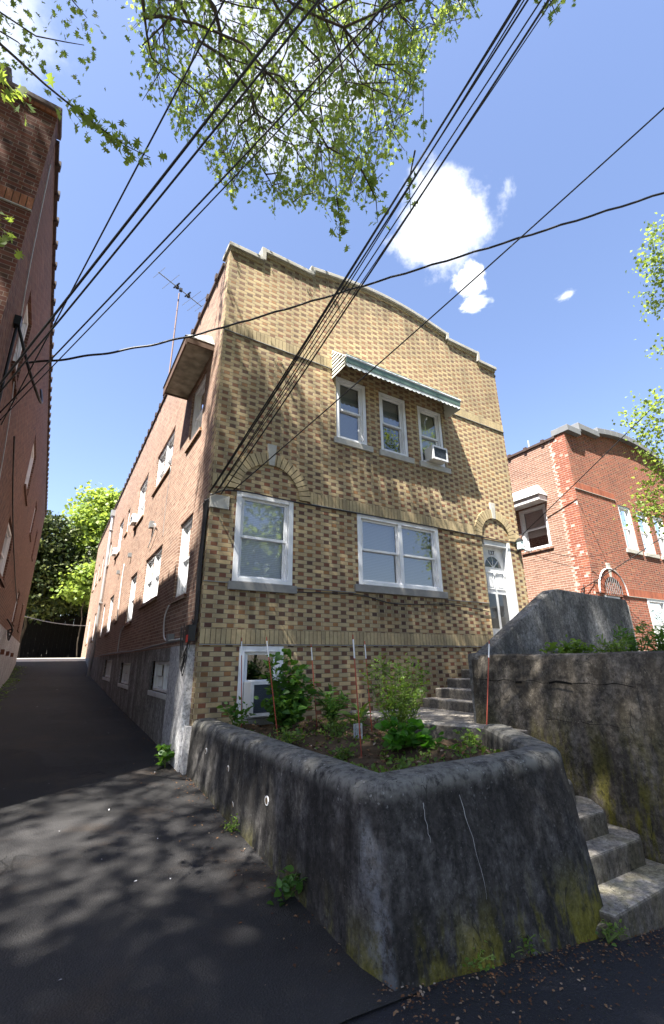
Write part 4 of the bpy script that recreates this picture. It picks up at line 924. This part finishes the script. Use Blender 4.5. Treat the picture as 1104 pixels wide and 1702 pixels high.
def skeleton(root_pts, targets, penal=.35):
    "connect targets to the nearest existing node; returns nodes, parent index"
    nodes = [np.array(p, float) for p in root_pts]; par = [-1] + list(range(len(root_pts) - 1))
    base = nodes[-1]; dist = [0.0] * len(nodes)
    for i in range(len(nodes)): dist[i] = 0.0
    order = np.argsort(np.linalg.norm(targets - base, axis=1)); idx = []
    for t in order:
        T = targets[t]; N = np.array(nodes); dd = np.linalg.norm(N - T, axis=1) + penal * np.array(dist)
        dd[:len(root_pts) - 2] += 4; j = int(np.argmin(dd)); nodes.append(T); par.append(j); dist.append(dist[j] + np.linalg.norm(N[j] - T)); idx.append(len(nodes) - 1)
    return np.array(nodes), par, idx
def branch_mesh(mb, nodes, par, tip=.006, e=.42, rmax=.25):
    n = len(nodes); cnt = np.zeros(n)
    kids = [[] for _ in range(n)]
    for i, p in enumerate(par):
        if p >= 0: kids[p].append(i)
    for i in range(n - 1, -1, -1):
        cnt[i] = max(1, sum(cnt[k] for k in kids[i]))
    for i, p in enumerate(par):
        if p < 0: continue
        ra = min(rmax, tip * cnt[p] ** e); rb = min(rmax, tip * cnt[i] ** e); ra = min(ra, rb * 1.6)
        a, b = Vector(nodes[p]), Vector(nodes[i]); L = (b - a).length
        m_ = a.lerp(b, .5) + Vector(RNG.normal(size=3)) * L * .05 + Vector((0, 0, L * .05))
        mb.tube([a, m_, b], [ra, (ra + rb) / 2, rb], 5 if rb < .03 else 8, cap=False)
def inpoly(x, y, poly):
    x = np.asarray(x); y = np.asarray(y); c = np.zeros(x.shape, bool); j = len(poly) - 1
    for i in range(len(poly)):
        xi, yi = poly[i]; xj, yj = poly[j]
        c ^= ((yi > y) != (yj > y)) & (x < (xj - xi) * (y - yi) / (yj - yi + 1e-12) + xi); j = i
    return c
# --- street oak whose crown reaches over the pavement and the driveway
OAK = empty('street_oak', (-5.2, -9.4, -2), 'pin oak at the kerb whose leafy drooping branches hang over the pavement and driveway', 'tree')
n0 = 16000
cand = np.stack([RNG.uniform(-9, 4.2, n0), RNG.uniform(-12, -.4, n0), RNG.uniform(4.6, 14, n0)], 1)
ell = ((cand[:, 0] + 2.4) / 6.6) ** 2 + ((cand[:, 1] + 5.6) / 6.2) ** 2 + ((cand[:, 2] - 9.3) / 4.8) ** 2
keep = (ell < 1)
px, py, pz = project(cand)
inframe = (pz > .2) & (px > -110) & (px < 1180) & (py > -110) & (py < 1740)
M1 = [(205, -60), (232, 20), (235, 100), (262, 130), (262, 175), (300, 165), (300, 235), (345, 215), (365, 270), (398, 340), (430, 320), (470, 345), (505, 330), (545, 350), (585, 325), (612, 290), (622, 255), (668, 210), (695, 170), (690, 110), (715, 70), (770, 40), (790, -60)]
ok = ~inframe | inpoly(px, py, M1)
t = -cand[:, 1] / .54; sx = cand[:, 0] + t; sz = cand[:, 2] - 2.07 * t
ok &= ~((sx > -.3) & (sx < 7.8) & (sz > 5.2 - .25 * np.clip(sx, 0, 8)) & (sz < 8.4))
ok &= ~((sx > 9.5) & (sx < 19) & (sz > -1) & (sz < 8))
tt = -cand[:, 0]; sy = cand[:, 1] + .54 * tt; sz2 = cand[:, 2] - 2.07 * tt
ok &= ~((cand[:, 0] < 0) & (sy > .7) & (sz2 > 1.4) & (sz2 < 8))
# distance from the camera so that no leaf clump hangs on the lens
ok &= (np.linalg.norm(cand - np.array(CAMP), axis=1) > np.where(inframe, 6.6, 4.6))
keep &= ok
# dapple on the driveway and the front: thin out the clumps that shade these
tg = (cand[:, 2] + 1.45) / 2.07; dxg = cand[:, 0] + tg; dyg = cand[:, 1] + .54 * tg
dap = (dxg > -2.0) & (dxg < 0.3) & (dyg > -2.9) & (dyg < .8)
fac = (sx > 0) & (sx < 7.6) & (sz > -1.2) & (sz < 5.4)
stair = (dxg > 2.0) & (dxg < 4.2) & (dyg > -4.4) & (dyg < 0)
keep &= ~(dap & ~inframe & (RNG.random(n0) < .87)) & ~(fac & ~inframe & (RNG.random(n0) < .22)) & ~(stair & (RNG.random(n0) < .5)) & (inframe | fac | dap | (RNG.random(n0) < .62))
print('clumps', keep.sum(), (keep & inframe).sum())
sh_ = RNG.uniform(2.5, 9, n0)[:, None] * np.array(SUN) * 1.1; lift = keep & ~inframe; cand[lift] += sh_[lift]
qx, qy, qz = project(cand); keep &= ~(lift & (qz > .1) & (qx > -60) & (qx < 1164) & (qy > -60) & (qy < 1760))
cl_ = cand[keep]
nodes, par, idx = skeleton([(-5.2, -9.4, -2), (-5.2, -9.4, 1), (-5.1, -9.2, 4), (-5.0, -8.9, 7), (-5.2, -8.8, 10)], cl_)
mb = MB(); branch_mesh(mb, nodes, par, .0055, .43, .26); mb.build('trunk', BARK, OAK, smooth=True)
M1b = [(190, -60), (205, 40), (195, 95), (225, 140), (222, 205), (280, 180), (262, 262), (325, 235), (340, 270), (378, 378), (430, 350), (470, 375), (505, 350), (560, 402), (592, 350), (625, 372), (640, 290), (700, 240), (722, 190), (712, 120), (748, 70), (800, 45), (815, -60)]
def oak_clump(C, nl, spread, size):
    n = len(C); P = np.repeat(C, nl, 0) + RNG.normal(size=(n * nl, 3)) * spread * np.array([1, 1, .8]); P[:, 2] -= np.abs(RNG.normal(size=n * nl)) * spread * .7
    D = rdir(n * nl, -.25); N = rdir(n * nl, .8); return P, D, N, RNG.uniform(.75, 1.2, n * nl) * size
def oak_strands(C, nl, size):
    "drooping twigs with leaves set along them"
    Ps = []; mb = MB()
    for c in C:
        for _ in range(2):
            d = np.array([RNG.normal() * .35, RNG.normal() * .35, -1.0]); L = RNG.uniform(.3, .75); a = c + RNG.normal(size=3) * .12
            ex, ey, _z = project((a + d * L)[None, :])
            if not inpoly(ex, ey, M1b)[0]: continue
            pts = [a + d * L * t + np.array([0, 0, .12 * (1 - t) ** 2 * L]) for t in (0, .35, .7, 1)]; mb.tube(pts, [.006, .005, .004, .002], 4, cap=False)
            t = RNG.random(nl) ** .8; Ps.append(a + d * L * t[:, None] + RNG.normal(size=(nl, 3)) * .05)
    P = np.concatenate(Ps); n = len(P); tag(mb.build('twigs', BARK, OAK), kind='stuff')
    return P, rdir(n, -.5), rdir(n, .5), RNG.uniform(.6, 1.25, n) * size
ifc = inframe[keep]; cin = cl_[ifc]; cin = cin[RNG.random(len(cin)) < .62]; pa = oak_strands(cin, 18, .068); pb_ = oak_clump(cl_[~ifc], 15, .2, .15)
P, D, N_, Z = [np.concatenate([a_, b_]) for a_, b_ in zip(pa, pb_)]
px, py, pz = project(P); fr_in = (pz > .1) & (px > -30) & (px < 1134) & (py > -30) & (py < 1730)
kk = ~fr_in | inpoly(px, py, M1b)
leaves('foliage', P[kk], D[kk], N_[kk], Z[kk], 'oak', L_OAK, OAK)
# low sprays: near branch at the left and the tufts along the top edge
def spray(pts3, nl, size, spread, sub):
    pts3 = [Vector(p) for p in pts3]; mb = MB(); mb.tube(pts3, [.010 - .007 * i / (len(pts3) - 1) for i in range(len(pts3))], 5); Ps = []
    for i in range(len(pts3) - 1):
        for k in range(sub): Ps.append(pts3[i].lerp(pts3[i + 1], k / sub))
    return mb, np.array(Ps)
def px3(x, y, dist): q = CAMP + pixdir(x, y) * dist; return (q.x, q.y, q.z)
tw = MB(); LP, LD, LN, LS = [], [], [], []
for pts, dist, nl, size, sp, sub, i0 in (([(-60, 20), (20, 90), (75, 140), (130, 185), (170, 215), (215, 245), (250, 262)], 4.4, 5, .085, .05, 4, 5),
                             ([(-80, -60), (0, 20), (60, 60), (110, 70), (140, 75)], 6.8, 6, .062, .16, 5, 0), ([(-80, -20), (-20, 40), (30, 70), (50, 90)], 6.4, 6, .062, .16, 5, 0), ([(100, -90), (120, 0), (145, 30)], 6.8, 6, .062, .10, 4, 0), ([(-80, 60), (-20, 110), (25, 160), (50, 190)], 4.4, 3, .085, .05, 3, 3),
                             ([(230, -40), (400, 10), (470, 20)], 6.6, 6, .065, .12, 5, 0), ([(300, -90), (290, 10), (250, 90)], 6.6, 6, .065, .14, 5, 0), ([(885, -120), (905, -20), (925, 25)], 6.5, 9, .065, .09, 4, 1), ([(1010, -160), (930, -60), (890, -10)], 6.5, 7, .065, .09, 4, 1),
                             ([(-90, 330), (-30, 370), (5, 395)], 4.0, 7, .08, .07, 4, 2), ([(150, -60), (230, -5), (330, 5)], 6.8, 4, .06, .1, 5, 0), ([(600, 280), (625, 330), (628, 370)], 6.0, 5, .1, .05, 3, 0), ([(560, 330), (566, 370), (563, 395)], 6.2, 6, .1, .05, 3, 0), ([(690, 250), (680, 300), (683, 355)], 6.0, 2, .09, .04, 3, 1)):
    p3 = [px3(x, y, dist + .15 * i) for i, (x, y) in enumerate(pts)]; m_, Q = spray(p3, nl, size, sp, sub)
    m_.build('twig', BARK, OAK)
    Q = Q[i0 * sub // 2:]; n = len(Q) * nl; LP.append(np.repeat(Q, nl, 0) + RNG.normal(size=(n, 3)) * sp); LD.append(rdir(n, -.4)); LN.append(rdir(n, .9)); LS.append(RNG.uniform(.7, 1.2, n) * size)
tag(leaves('leaf_spray', np.concatenate(LP), np.concatenate(LD), np.concatenate(LN), np.concatenate(LS), 'oak', L_OAK, OAK), kind='stuff')

def crown_tree(name, base, centre, rad, nclump, nl, size, spread, mat, label, shape='maple', cat='tree', group=None, lobes=10, tip=.01, mask=None, extra=None, solid=.0):
    r = empty(name, base, label, cat, group); base = np.array(base, float); centre = np.array(centre, float); rad = np.array(rad, float)
    lob = rdir(lobes) * rad * .55 + centre; C = []
    while len(C) < nclump:
        k = RNG.integers(lobes); v = rdir(1)[0] * RNG.uniform(.55, 1.0) ** .5 * rad * .52 + lob[k]; C.append(v)
    C = np.array(C)
    if mask is not None: C = C[mask(C)]
    nodes, par, idx = skeleton([base, base * .66 + centre * .34, base * .3 + centre * .7 - np.array([0, 0, rad[2] * .3])], C)
    mb = MB(); branch_mesh(mb, nodes, par, tip, .45, .3); mb.build('trunk', BARK, r, smooth=True)
    n = len(C) * nl; P = np.repeat(C, nl, 0) + RNG.normal(size=(n, 3)) * spread * np.array([1, 1, .55])
    out = P - centre; out /= np.linalg.norm(out, axis=1, keepdims=True)
    leaves('foliage', P, rdir(n, -.1), rdir(n, 1.0) + out * .3, RNG.uniform(.7, 1.25, n) * size, shape, mat, r); return r
TG = 'trees behind the driveway'
crown_tree('maple_tree', (.9, 37, .4), (1.0, 35.5, 10.6), (3.4, 3, 4.0), 300, 60, .34, .55, L_MAPLE, 'bright green maple rising above the end of the driveway', group=TG, lobes=14)
crown_tree('maple_tree', (.0, 31.5, .4), (-.3, 30.5, 5.6), (1.5, 1.6, 1.3), 80, 60, .28, .4, L_MAPLE, 'low bright green maple branch mass at the end of the driveway below the taller trees', group=TG, lobes=6)
crown_tree('evergreen_tree', (-3.6, 34, .4), (-3.4, 33.2, 6.9), (3.8, 3.4, 3.9), 400, 60, .33, .5, L_YEW, 'dark green conifer filling the gap beside the dark red house', 'needle', group=TG, lobes=18)
crown_tree('evergreen_tree', (2.5, 35, .4), (1.6, 34, 6.4), (4.0, 3.0, 3.0), 380, 60, .33, .5, L_YEW, 'dark conifer behind the buff house rear corner', 'needle', group=TG, lobes=18)
hx = []
n = 9000; P = np.stack([RNG.uniform(-9, 9, n), RNG.uniform(36.2, 38.5, n), RNG.uniform(.2, 5.5, n)], 1)
hg = empty('rear_hedge', (0, 38, .4), 'dark leafy hedge and black boards standing in for deep shade past the driveway', 'hedge')
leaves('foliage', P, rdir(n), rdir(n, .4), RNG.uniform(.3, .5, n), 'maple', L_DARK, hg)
mb = MB()
for k in range(70): mb.box(-10 + k * .3, 35.9 + .01 * (k % 2), .0, -10 + k * .3 + .29, 35.95 + .01 * (k % 2), 3.6)
mb.build('shade_boards', simple('shade_black', (.012, .011, .010), .9, .1, .3), hg)  # black boards stand in for the deep shade below the rear trees
def mR(C):
    px, py, pz = project(C); inf = (pz > 0) & (px < 1150) & (px > -20) & (py > -20) & (py < 1720)
    MA = [(1035, 700), (1045, 675), (1080, 662), (1110, 650), (1110, 900), (1075, 885), (1056, 862), (1054, 830), (1085, 800), (1085, 760), (1060, 745), (1040, 720)]
    MBp = [(1078, 400), (1092, 365), (1110, 350), (1110, 530), (1085, 525), (1080, 480), (1075, 460)]
    return ~inf
RTG = 'street maples by the red house'
crown_tree('maple_tree', (15.0, -4.5, -3), (14.6, -4.2, 8.0), (5.6, 3.0, 5.5), 950, 60, .075, .2, L_MAPLE, 'yellow green street maple reaching in front of the red brick house', lobes=30, mask=mR, tip=.008)
bn = MB(); bn.tube([px3(1130, 855, 11), px3(1085, 835, 11), px3(1062, 845, 11)], .012, 5)
C = np.array([px3(*q) for q in [(1052, 695, 10.6), (1070, 680, 10.7), (1090, 675, 10.6), (1100, 700, 10.8), (1065, 715, 10.7), (1085, 725, 10.6), (1100, 735, 10.8), (1075, 755, 10.6), (1095, 770, 10.7), (1100, 790, 10.6), (1075, 820, 10.6), (1090, 810, 10.6), (1062, 842, 10.5), (1070, 862, 10.6), (1088, 845, 10.6), (1100, 830, 10.7), (1100, 860, 10.7), (1086, 400, 12), (1098, 385, 12), (1090, 440, 12), (1100, 430, 12), (1092, 478, 12), (1084, 510, 12), (1100, 500, 12), (1100, 460, 12), (1080, 435, 12), (1103, 578, 11.5)]])
nn = 75; n = len(C) * nn; rt = [o for o in bpy.data.objects if o.name.startswith('maple_tree') and o.get('label', '').startswith('yellow')][0]
tag(leaves('leaf_spray', np.repeat(C, nn, 0) + RNG.normal(size=(n, 3)) * .14, rdir(n), rdir(n, .8), RNG.uniform(.045, .08, n), 'maple', L_MAPLE, rt), kind='stuff')

nb_ = 2200; bx_ = RNG.uniform(.32, 2.4, nb_); by_ = RNG.uniform(-3.65, -.1, nb_); bz_ = np.array([soilz(a_, b_) for a_, b_ in zip(bx_, by_)]) + .008; bv_ = rdir(nb_); bv_[:, 2] *= .25
tag(leaves('dead_leaves', np.c_[bx_, by_, bz_], bv_, rdir(nb_, 3), RNG.uniform(.02, .055, nb_), 'oval', DRY), 'brown dead leaves and twigs covering the planter soil', 'dead leaves', kind='stuff')
for bx, by, h_, l_ in ((-13, -25, 15, 'large street tree across the road nearest the dark red house side'), (-1, -27, 17, 'tallest street tree across the road behind the viewer'), (11, -25, 14, 'rounded street tree across the road facing the red house')):
    crown_tree('street_tree', (bx, by, -2.4), (bx, by, h_ * .52), (6.2, 4.5, h_ * .36), 420, 34, .42, .6, L_OAK, l_, group='street trees across the road', lobes=16, tip=.014)
# --- bed plants
def stem_plant(name, base, stems, mat, label, shape='oval', size=.08, nl=20, cat='plant', group=None, sr=.005, spread=.03, up=.2, stemmat=None):
    r = empty(name, base, label, cat, group); mb = MB(); LP, LD = [], []
    for tip, bend in stems:
        a = Vector(base); b = Vector(tip); mid = a.lerp(b, .5) + Vector(bend); pts = [a.lerp(mid, t).lerp(mid.lerp(b, t), t) for t in [k / 8 for k in range(9)]]
        mb.tube(pts, [sr * (1 - .6 * k / 8) for k in range(9)], 5)
        for k in range(nl):
            t = .2 + .8 * (k + random.random()) / nl; i = min(int(t * 8), 7); q = pts[i].lerp(pts[i + 1], t * 8 - i)
            LP.append(np.array(q) + RNG.normal(size=3) * spread); v = RNG.normal(size=3); v[2] = abs(v[2]) * .4 + up; LD.append(v)
    mb.build('stem', stemmat or simple('green_stem', (.09, .13, .03), .7), r)
    n = len(LP); leaves('foliage', np.array(LP), np.array(LD), rdir(n, 1.2), RNG.uniform(.6, 1.25, n) * size, shape, mat, r, fold=.2); return r
def bush_stems(c, tips, k, j=.06):
    out = []
    for tp in tips:
        for _ in range(k): q = [tp[i] + random.uniform(-j, j) for i in range(3)]; out.append((q, (random.uniform(-.05, .05), random.uniform(-.05, .05), .05)))
    return out
z0 = soilz(1.1, -.7)
stem_plant('hydrangea_bush', (1.05, -.75, z0), bush_stems(0, [(.72, -.85, .02), (.78, -.8, -.2), (.95, -.75, .1), (1.1, -.7, -.05), (1.25, -.7, -.15), (1.4, -.65, -.3), (1.1, -.8, -.35), (1.35, -.8, -.5), (.6, -.95, -.5), (.8, -.9, -.55), (1.0, -.95, -.6), (1.2, -.9, -.2)], 3, .07), L_BUSH, 'dense dark green hydrangea bush in front of the basement window', 'oval', .115, 20, 'bush')
stem_plant('leafy_shrub', (.42, -.55, -.85), bush_stems(0, [(.3, -.5, -.55), (.45, -.45, -.5), (.55, -.6, -.6)], 3, .05), L_BUSH, 'small leafy plant at the house end of the planter', 'oval', .08, 10)
stem_plant('ferny_clump', (1.75, -.7, soilz(1.75, -.7)), bush_stems(0, [(1.6, -.7, -.45), (1.8, -.6, -.4), (1.95, -.8, -.5), (1.75, -.9, -.5), (1.6, -.9, -.6)], 4, .06), L_BUSH, 'grey green feathery clump behind the small plastic fence', 'thin', .12, 18)
stem_plant('slim_shrub', (1.75, -2.1, soilz(1.75, -2.1)), bush_stems(0, [(1.70, -1.95, .05), (1.78, -2.0, -.05), (1.55, -2.0, .02), (1.5, -1.9, -.15), (1.85, -2.05, -.1), (1.9, -2.15, -.3), (1.65, -2.2, -.4), (2.2, -2.1, -.05), (2.1, -2.05, .02)], 3, .03), L_WEED, 'tall slim willowy shrub rising between the orange stakes', 'thin', .075, 40)
stem_plant('arching_shrub', (2.05, -1.9, soilz(2.05, -1.9)), bush_stems(0, [(2.2, -1.7, -.05), (2.4, -1.6, -.1), (2.65, -1.5, -.25), (2.5, -1.9, -.3), (2.75, -1.65, -.15), (2.3, -1.8, -.35)], 3, .06), L_WEED, 'arching rose shrub leaning toward the landing', 'oval', .055, 26)
stem_plant('squash_plant', (1.5, -2.55, soilz(1.5, -2.55)), bush_stems(0, [(1.35, -2.35, -.72), (1.5, -2.4, -.64), (1.6, -2.6, -.70), (1.4, -2.75, -.78), (1.65, -2.8, -.76), (1.8, -2.5, -.72), (1.25, -2.6, -.8), (1.75, -2.9, -.8)], 2, .06), L_SQ, 'broad leaved squash plant spreading beside the front orange stake', 'round', .10, 8)
stem_plant('iris_clump', (1.75, -1.35, soilz(1.75, -1.35)), bush_stems(0, [(1.7, -1.35, -.6), (1.85, -1.3, -.62), (1.78, -1.45, -.68)], 3, .05), L_WEED, 'short blade leaved clump beside the small plastic fence', 'thin', .22, 3)
for i, (x, y, h, l) in enumerate([(.7, -1.5, .14, 'low weed by the driveway rim of the planter'), (2.45, -2.6, .14, 'low yellow green weed near the last orange stake'), (1.1, -3.1, .12, 'low weed cluster inside the front planter rim'), (.85, -2.3, .12, 'creeping weed between the two near stakes'), (1.3, -1.6, .2, 'leafy weed in the middle of the planter')]):
    z = soilz(x, y); stem_plant('weed', (x, y, z), bush_stems(0, [(x + random.uniform(-.2, .2), y + random.uniform(-.2, .2), z + h) for _ in range(6)], 2, .05), L_WEED, l, 'oval', .05, 9, group='weeds in the planter')
n = 9000; xy = np.stack([RNG.uniform(.32, 2.5, n), RNG.uniform(-3.68, -.1, n)], 1); xy = xy[RNG.random(n) < .22 + np.exp(-(xy[:, 1] + 3.7) * 2.2) + .8 * np.exp(-(xy[:, 0] - .3) * 4)]; xy = xy[~((xy[:, 1] < -2.3) & (xy[:, 0] > 2.65 + (xy[:, 1] + 2.6) * .62))]; k = np.sin(xy[:, 0] * 5) + np.sin(xy[:, 1] * 4 + 1) + RNG.normal(size=len(xy)) * .5 > -.3; xy = xy[k]
zz = np.array([soilz(*q) for q in xy]) + .01
tag(leaves('ground_cover', np.c_[xy, zz], rdir(len(xy), .3), rdir(len(xy), 1), RNG.uniform(.025, .06, len(xy)), 'oval', L_WEED), 'low green ground cover carpeting the planter soil', 'ground cover', kind='stuff')
# weeds at the foot of the walls and on the retaining wall
for x, y, h, sz, l in ((-.2, .45, .22, .11, 'bright leafy weed at the foot of the white plinth by the driveway'), (-.12, -3.15, .12, .07, 'leafy weed at the driveway foot of the black planter'), (-.08, -1.9, .05, .03, 'tiny weed at the foot of the planter halfway along the driveway'),
                       (1.05, -4.15, .06, .03, 'grassy tuft at the middle of the planter front'), (.6, -4.15, .05, .03, 'small tuft at the planter front nearer the driveway corner'), (1.8, -4.25, .06, .03, 'mossy tuft beside the lowest stair')):
    z = gz(x, y); stem_plant('weed', (x, y, z), bush_stems(0, [(x + random.uniform(-.09, .09), y + random.uniform(-.09, .09), z + h) for _ in range(5)], 2, .04), L_BUSH if sz > .06 else L_WEED, l, 'oval', sz, 6, group='weeds at the wall feet')
for x0, hh, sz, mt, l, shp in ((3.9, .16, .05, L_WEED, 'low weeds at the stair end of the retaining wall top', 'oval'), (4.9, .22, .06, L_WEED, 'small weed clump on the retaining wall below the parapet', 'thin'), (5.5, .45, .07, L_BUSH, 'upright leafy weed on the retaining wall top', 'thin'), (6.2, .42, .09, L_BUSH, 'widest leafy clump on the retaining wall top', 'thin'), (6.9, .75, .05, L_WEED, 'tall thin grassy weed on the retaining wall top', 'thin'), (7.6, .5, .08, L_BUSH, 'leafy clump at the far end of the retaining wall', 'oval'), (8.4, .42, .08, L_BUSH, 'last leafy clump before the red house window', 'oval'), (9.4, .4, .08, L_BUSH, 'leafy clump near the red house ground floor window', 'oval')):
    y0 = -3.1; stem_plant('weed', (x0, y0, -.06), bush_stems(0, [(x0 + random.uniform(-.35, .35), y0 + random.uniform(-.25, .25), hh * random.uniform(.6, 1)) for _ in range(7)], 2, .05), mt, l, shp, sz * 1.4, 24, group='weeds on the retaining wall')
# stakes
SG = 'orange driveway marker stakes'; OR = simple('orange_fibreglass', (.30, .06, .035), .5, .4, .15, 20)
for b, t, l in (((.54, -.4, -.85), (.48, -.4, .31), 'orange marker stake beside the basement window frame'), ((.75, -1.1, -.92), (.55, -1.1, .29), 'leaning orange stake in front of the hydrangea'), ((1.07, -2.4, -.96), (1.0, -2.4, .26), 'nearest orange stake with silver band, beside the squash'),
               ((2.08, -1.2, -.92), (2.01, -1.2, .25), 'orange stake behind the bamboo cane'), ((1.63, -.5, -.9), (1.53, -.5, .23), 'thin orange stake right against the brick behind the hydrangea'), ((2.71, -2.6, -.8), (2.94, -2.6, .21), 'orange stake with silver band near the landing and retaining wall')):
    b, t = Vector(b), Vector(t); r = empty('marker_stake', b, l, 'stake', SG)
    mb = MB(); mb.tube([b, b.lerp(t, .8)], .0065, 8); mb.tube([b.lerp(t, .96), t], .0065, 8); mb.build('shaft', OR, r); mb = MB(); mb.tube([b.lerp(t, .8), b.lerp(t, .96)], .0082, 8); mb.build('reflective_band', simple('silver_band', (.6, .62, .65), .3, .6, .1), r)
mb = MB(); mb.tube([(1.91, -1.2, -.92), (1.92, -1.2, -.42)], .007, 7); tag(mb.build('garden_cane', simple('bamboo', (.35, .27, .15), .7), origin=(1.91, -1.2, -.92)), 'short bare bamboo cane between two orange stakes', 'cane')
mb = MB(); x0, y0 = 1.42, -1.75; zs = soilz(1.42, -1.75) - .01
for k in range(5): mb.box(x0 + k * .027, y0, zs, x0 + k * .027 + .014, y0 + .008, zs + .17)
mb.box(x0, y0 + .009, zs + .03, x0 + .122, y0 + .014, zs + .05); mb.box(x0, y0 + .009, zs + .12, x0 + .122, y0 + .014, zs + .14)
tag(mb.build('garden_edging', simple('grey_plastic', (.42, .44, .47), .6), origin=(x0, y0, zs)), 'small grey plastic picket edging panel standing in the soil', 'edging panel')
# litter
def litter(name, n, xr, yr, size, mat, label, f=None, dz=.006):
    xy = np.stack([RNG.uniform(*xr, n), RNG.uniform(*yr, n)], 1)
    if f is not None: xy = xy[f(xy)]
    z = np.array([gz(*q) for q in xy]) + dz; v = rdir(len(xy)); v[:, 2] *= .15
    return tag(leaves(name, np.c_[xy, z], v, rdir(len(xy), 4), RNG.uniform(.5, 1.4, len(xy)) * size, 'oval', mat), label, 'litter', kind='stuff')
litter('leaf_litter', 5000, (-.8, -.02), (-3.9, 7.0), .02, DRY, 'brown leaf litter gathered at the foot of the planter and side wall', lambda q: RNG.random(len(q)) < np.exp((q[:, 0] + .03) * 7) * (1.0 - .5 * (q[:, 1] < -1)))
litter('leaf_litter', 4000, (-.1, 3.0), (-4.9, -4.1), .018, DRY, 'brown leaf litter along the front of the planter', lambda q: RNG.random(len(q)) < np.exp(-(q[:, 1] * -1 - 4.15) * 5))
litter('leaf_litter', 7000, (2.1, 5.5), (-5.6, -4.25), .018, DRY, 'brown leaf litter on the gravel beside the stairs', lambda q: RNG.random(len(q)) < .75)
litter('paper_scraps', 70, (-2.8, 1.8), (-5.6, 16), .02, simple('pale_scrap', (.5, .5, .52), .8), 'pale bits of litter scattered over the asphalt')
litter('verge_grass', 1200, (-3.05, -2.55), (3, 20), .09, L_WEED, 'thin grass verge along the white foundation of the dark red house', lambda q: RNG.random(len(q)) < np.exp(-(q[:, 0] + 2.95) * 5))
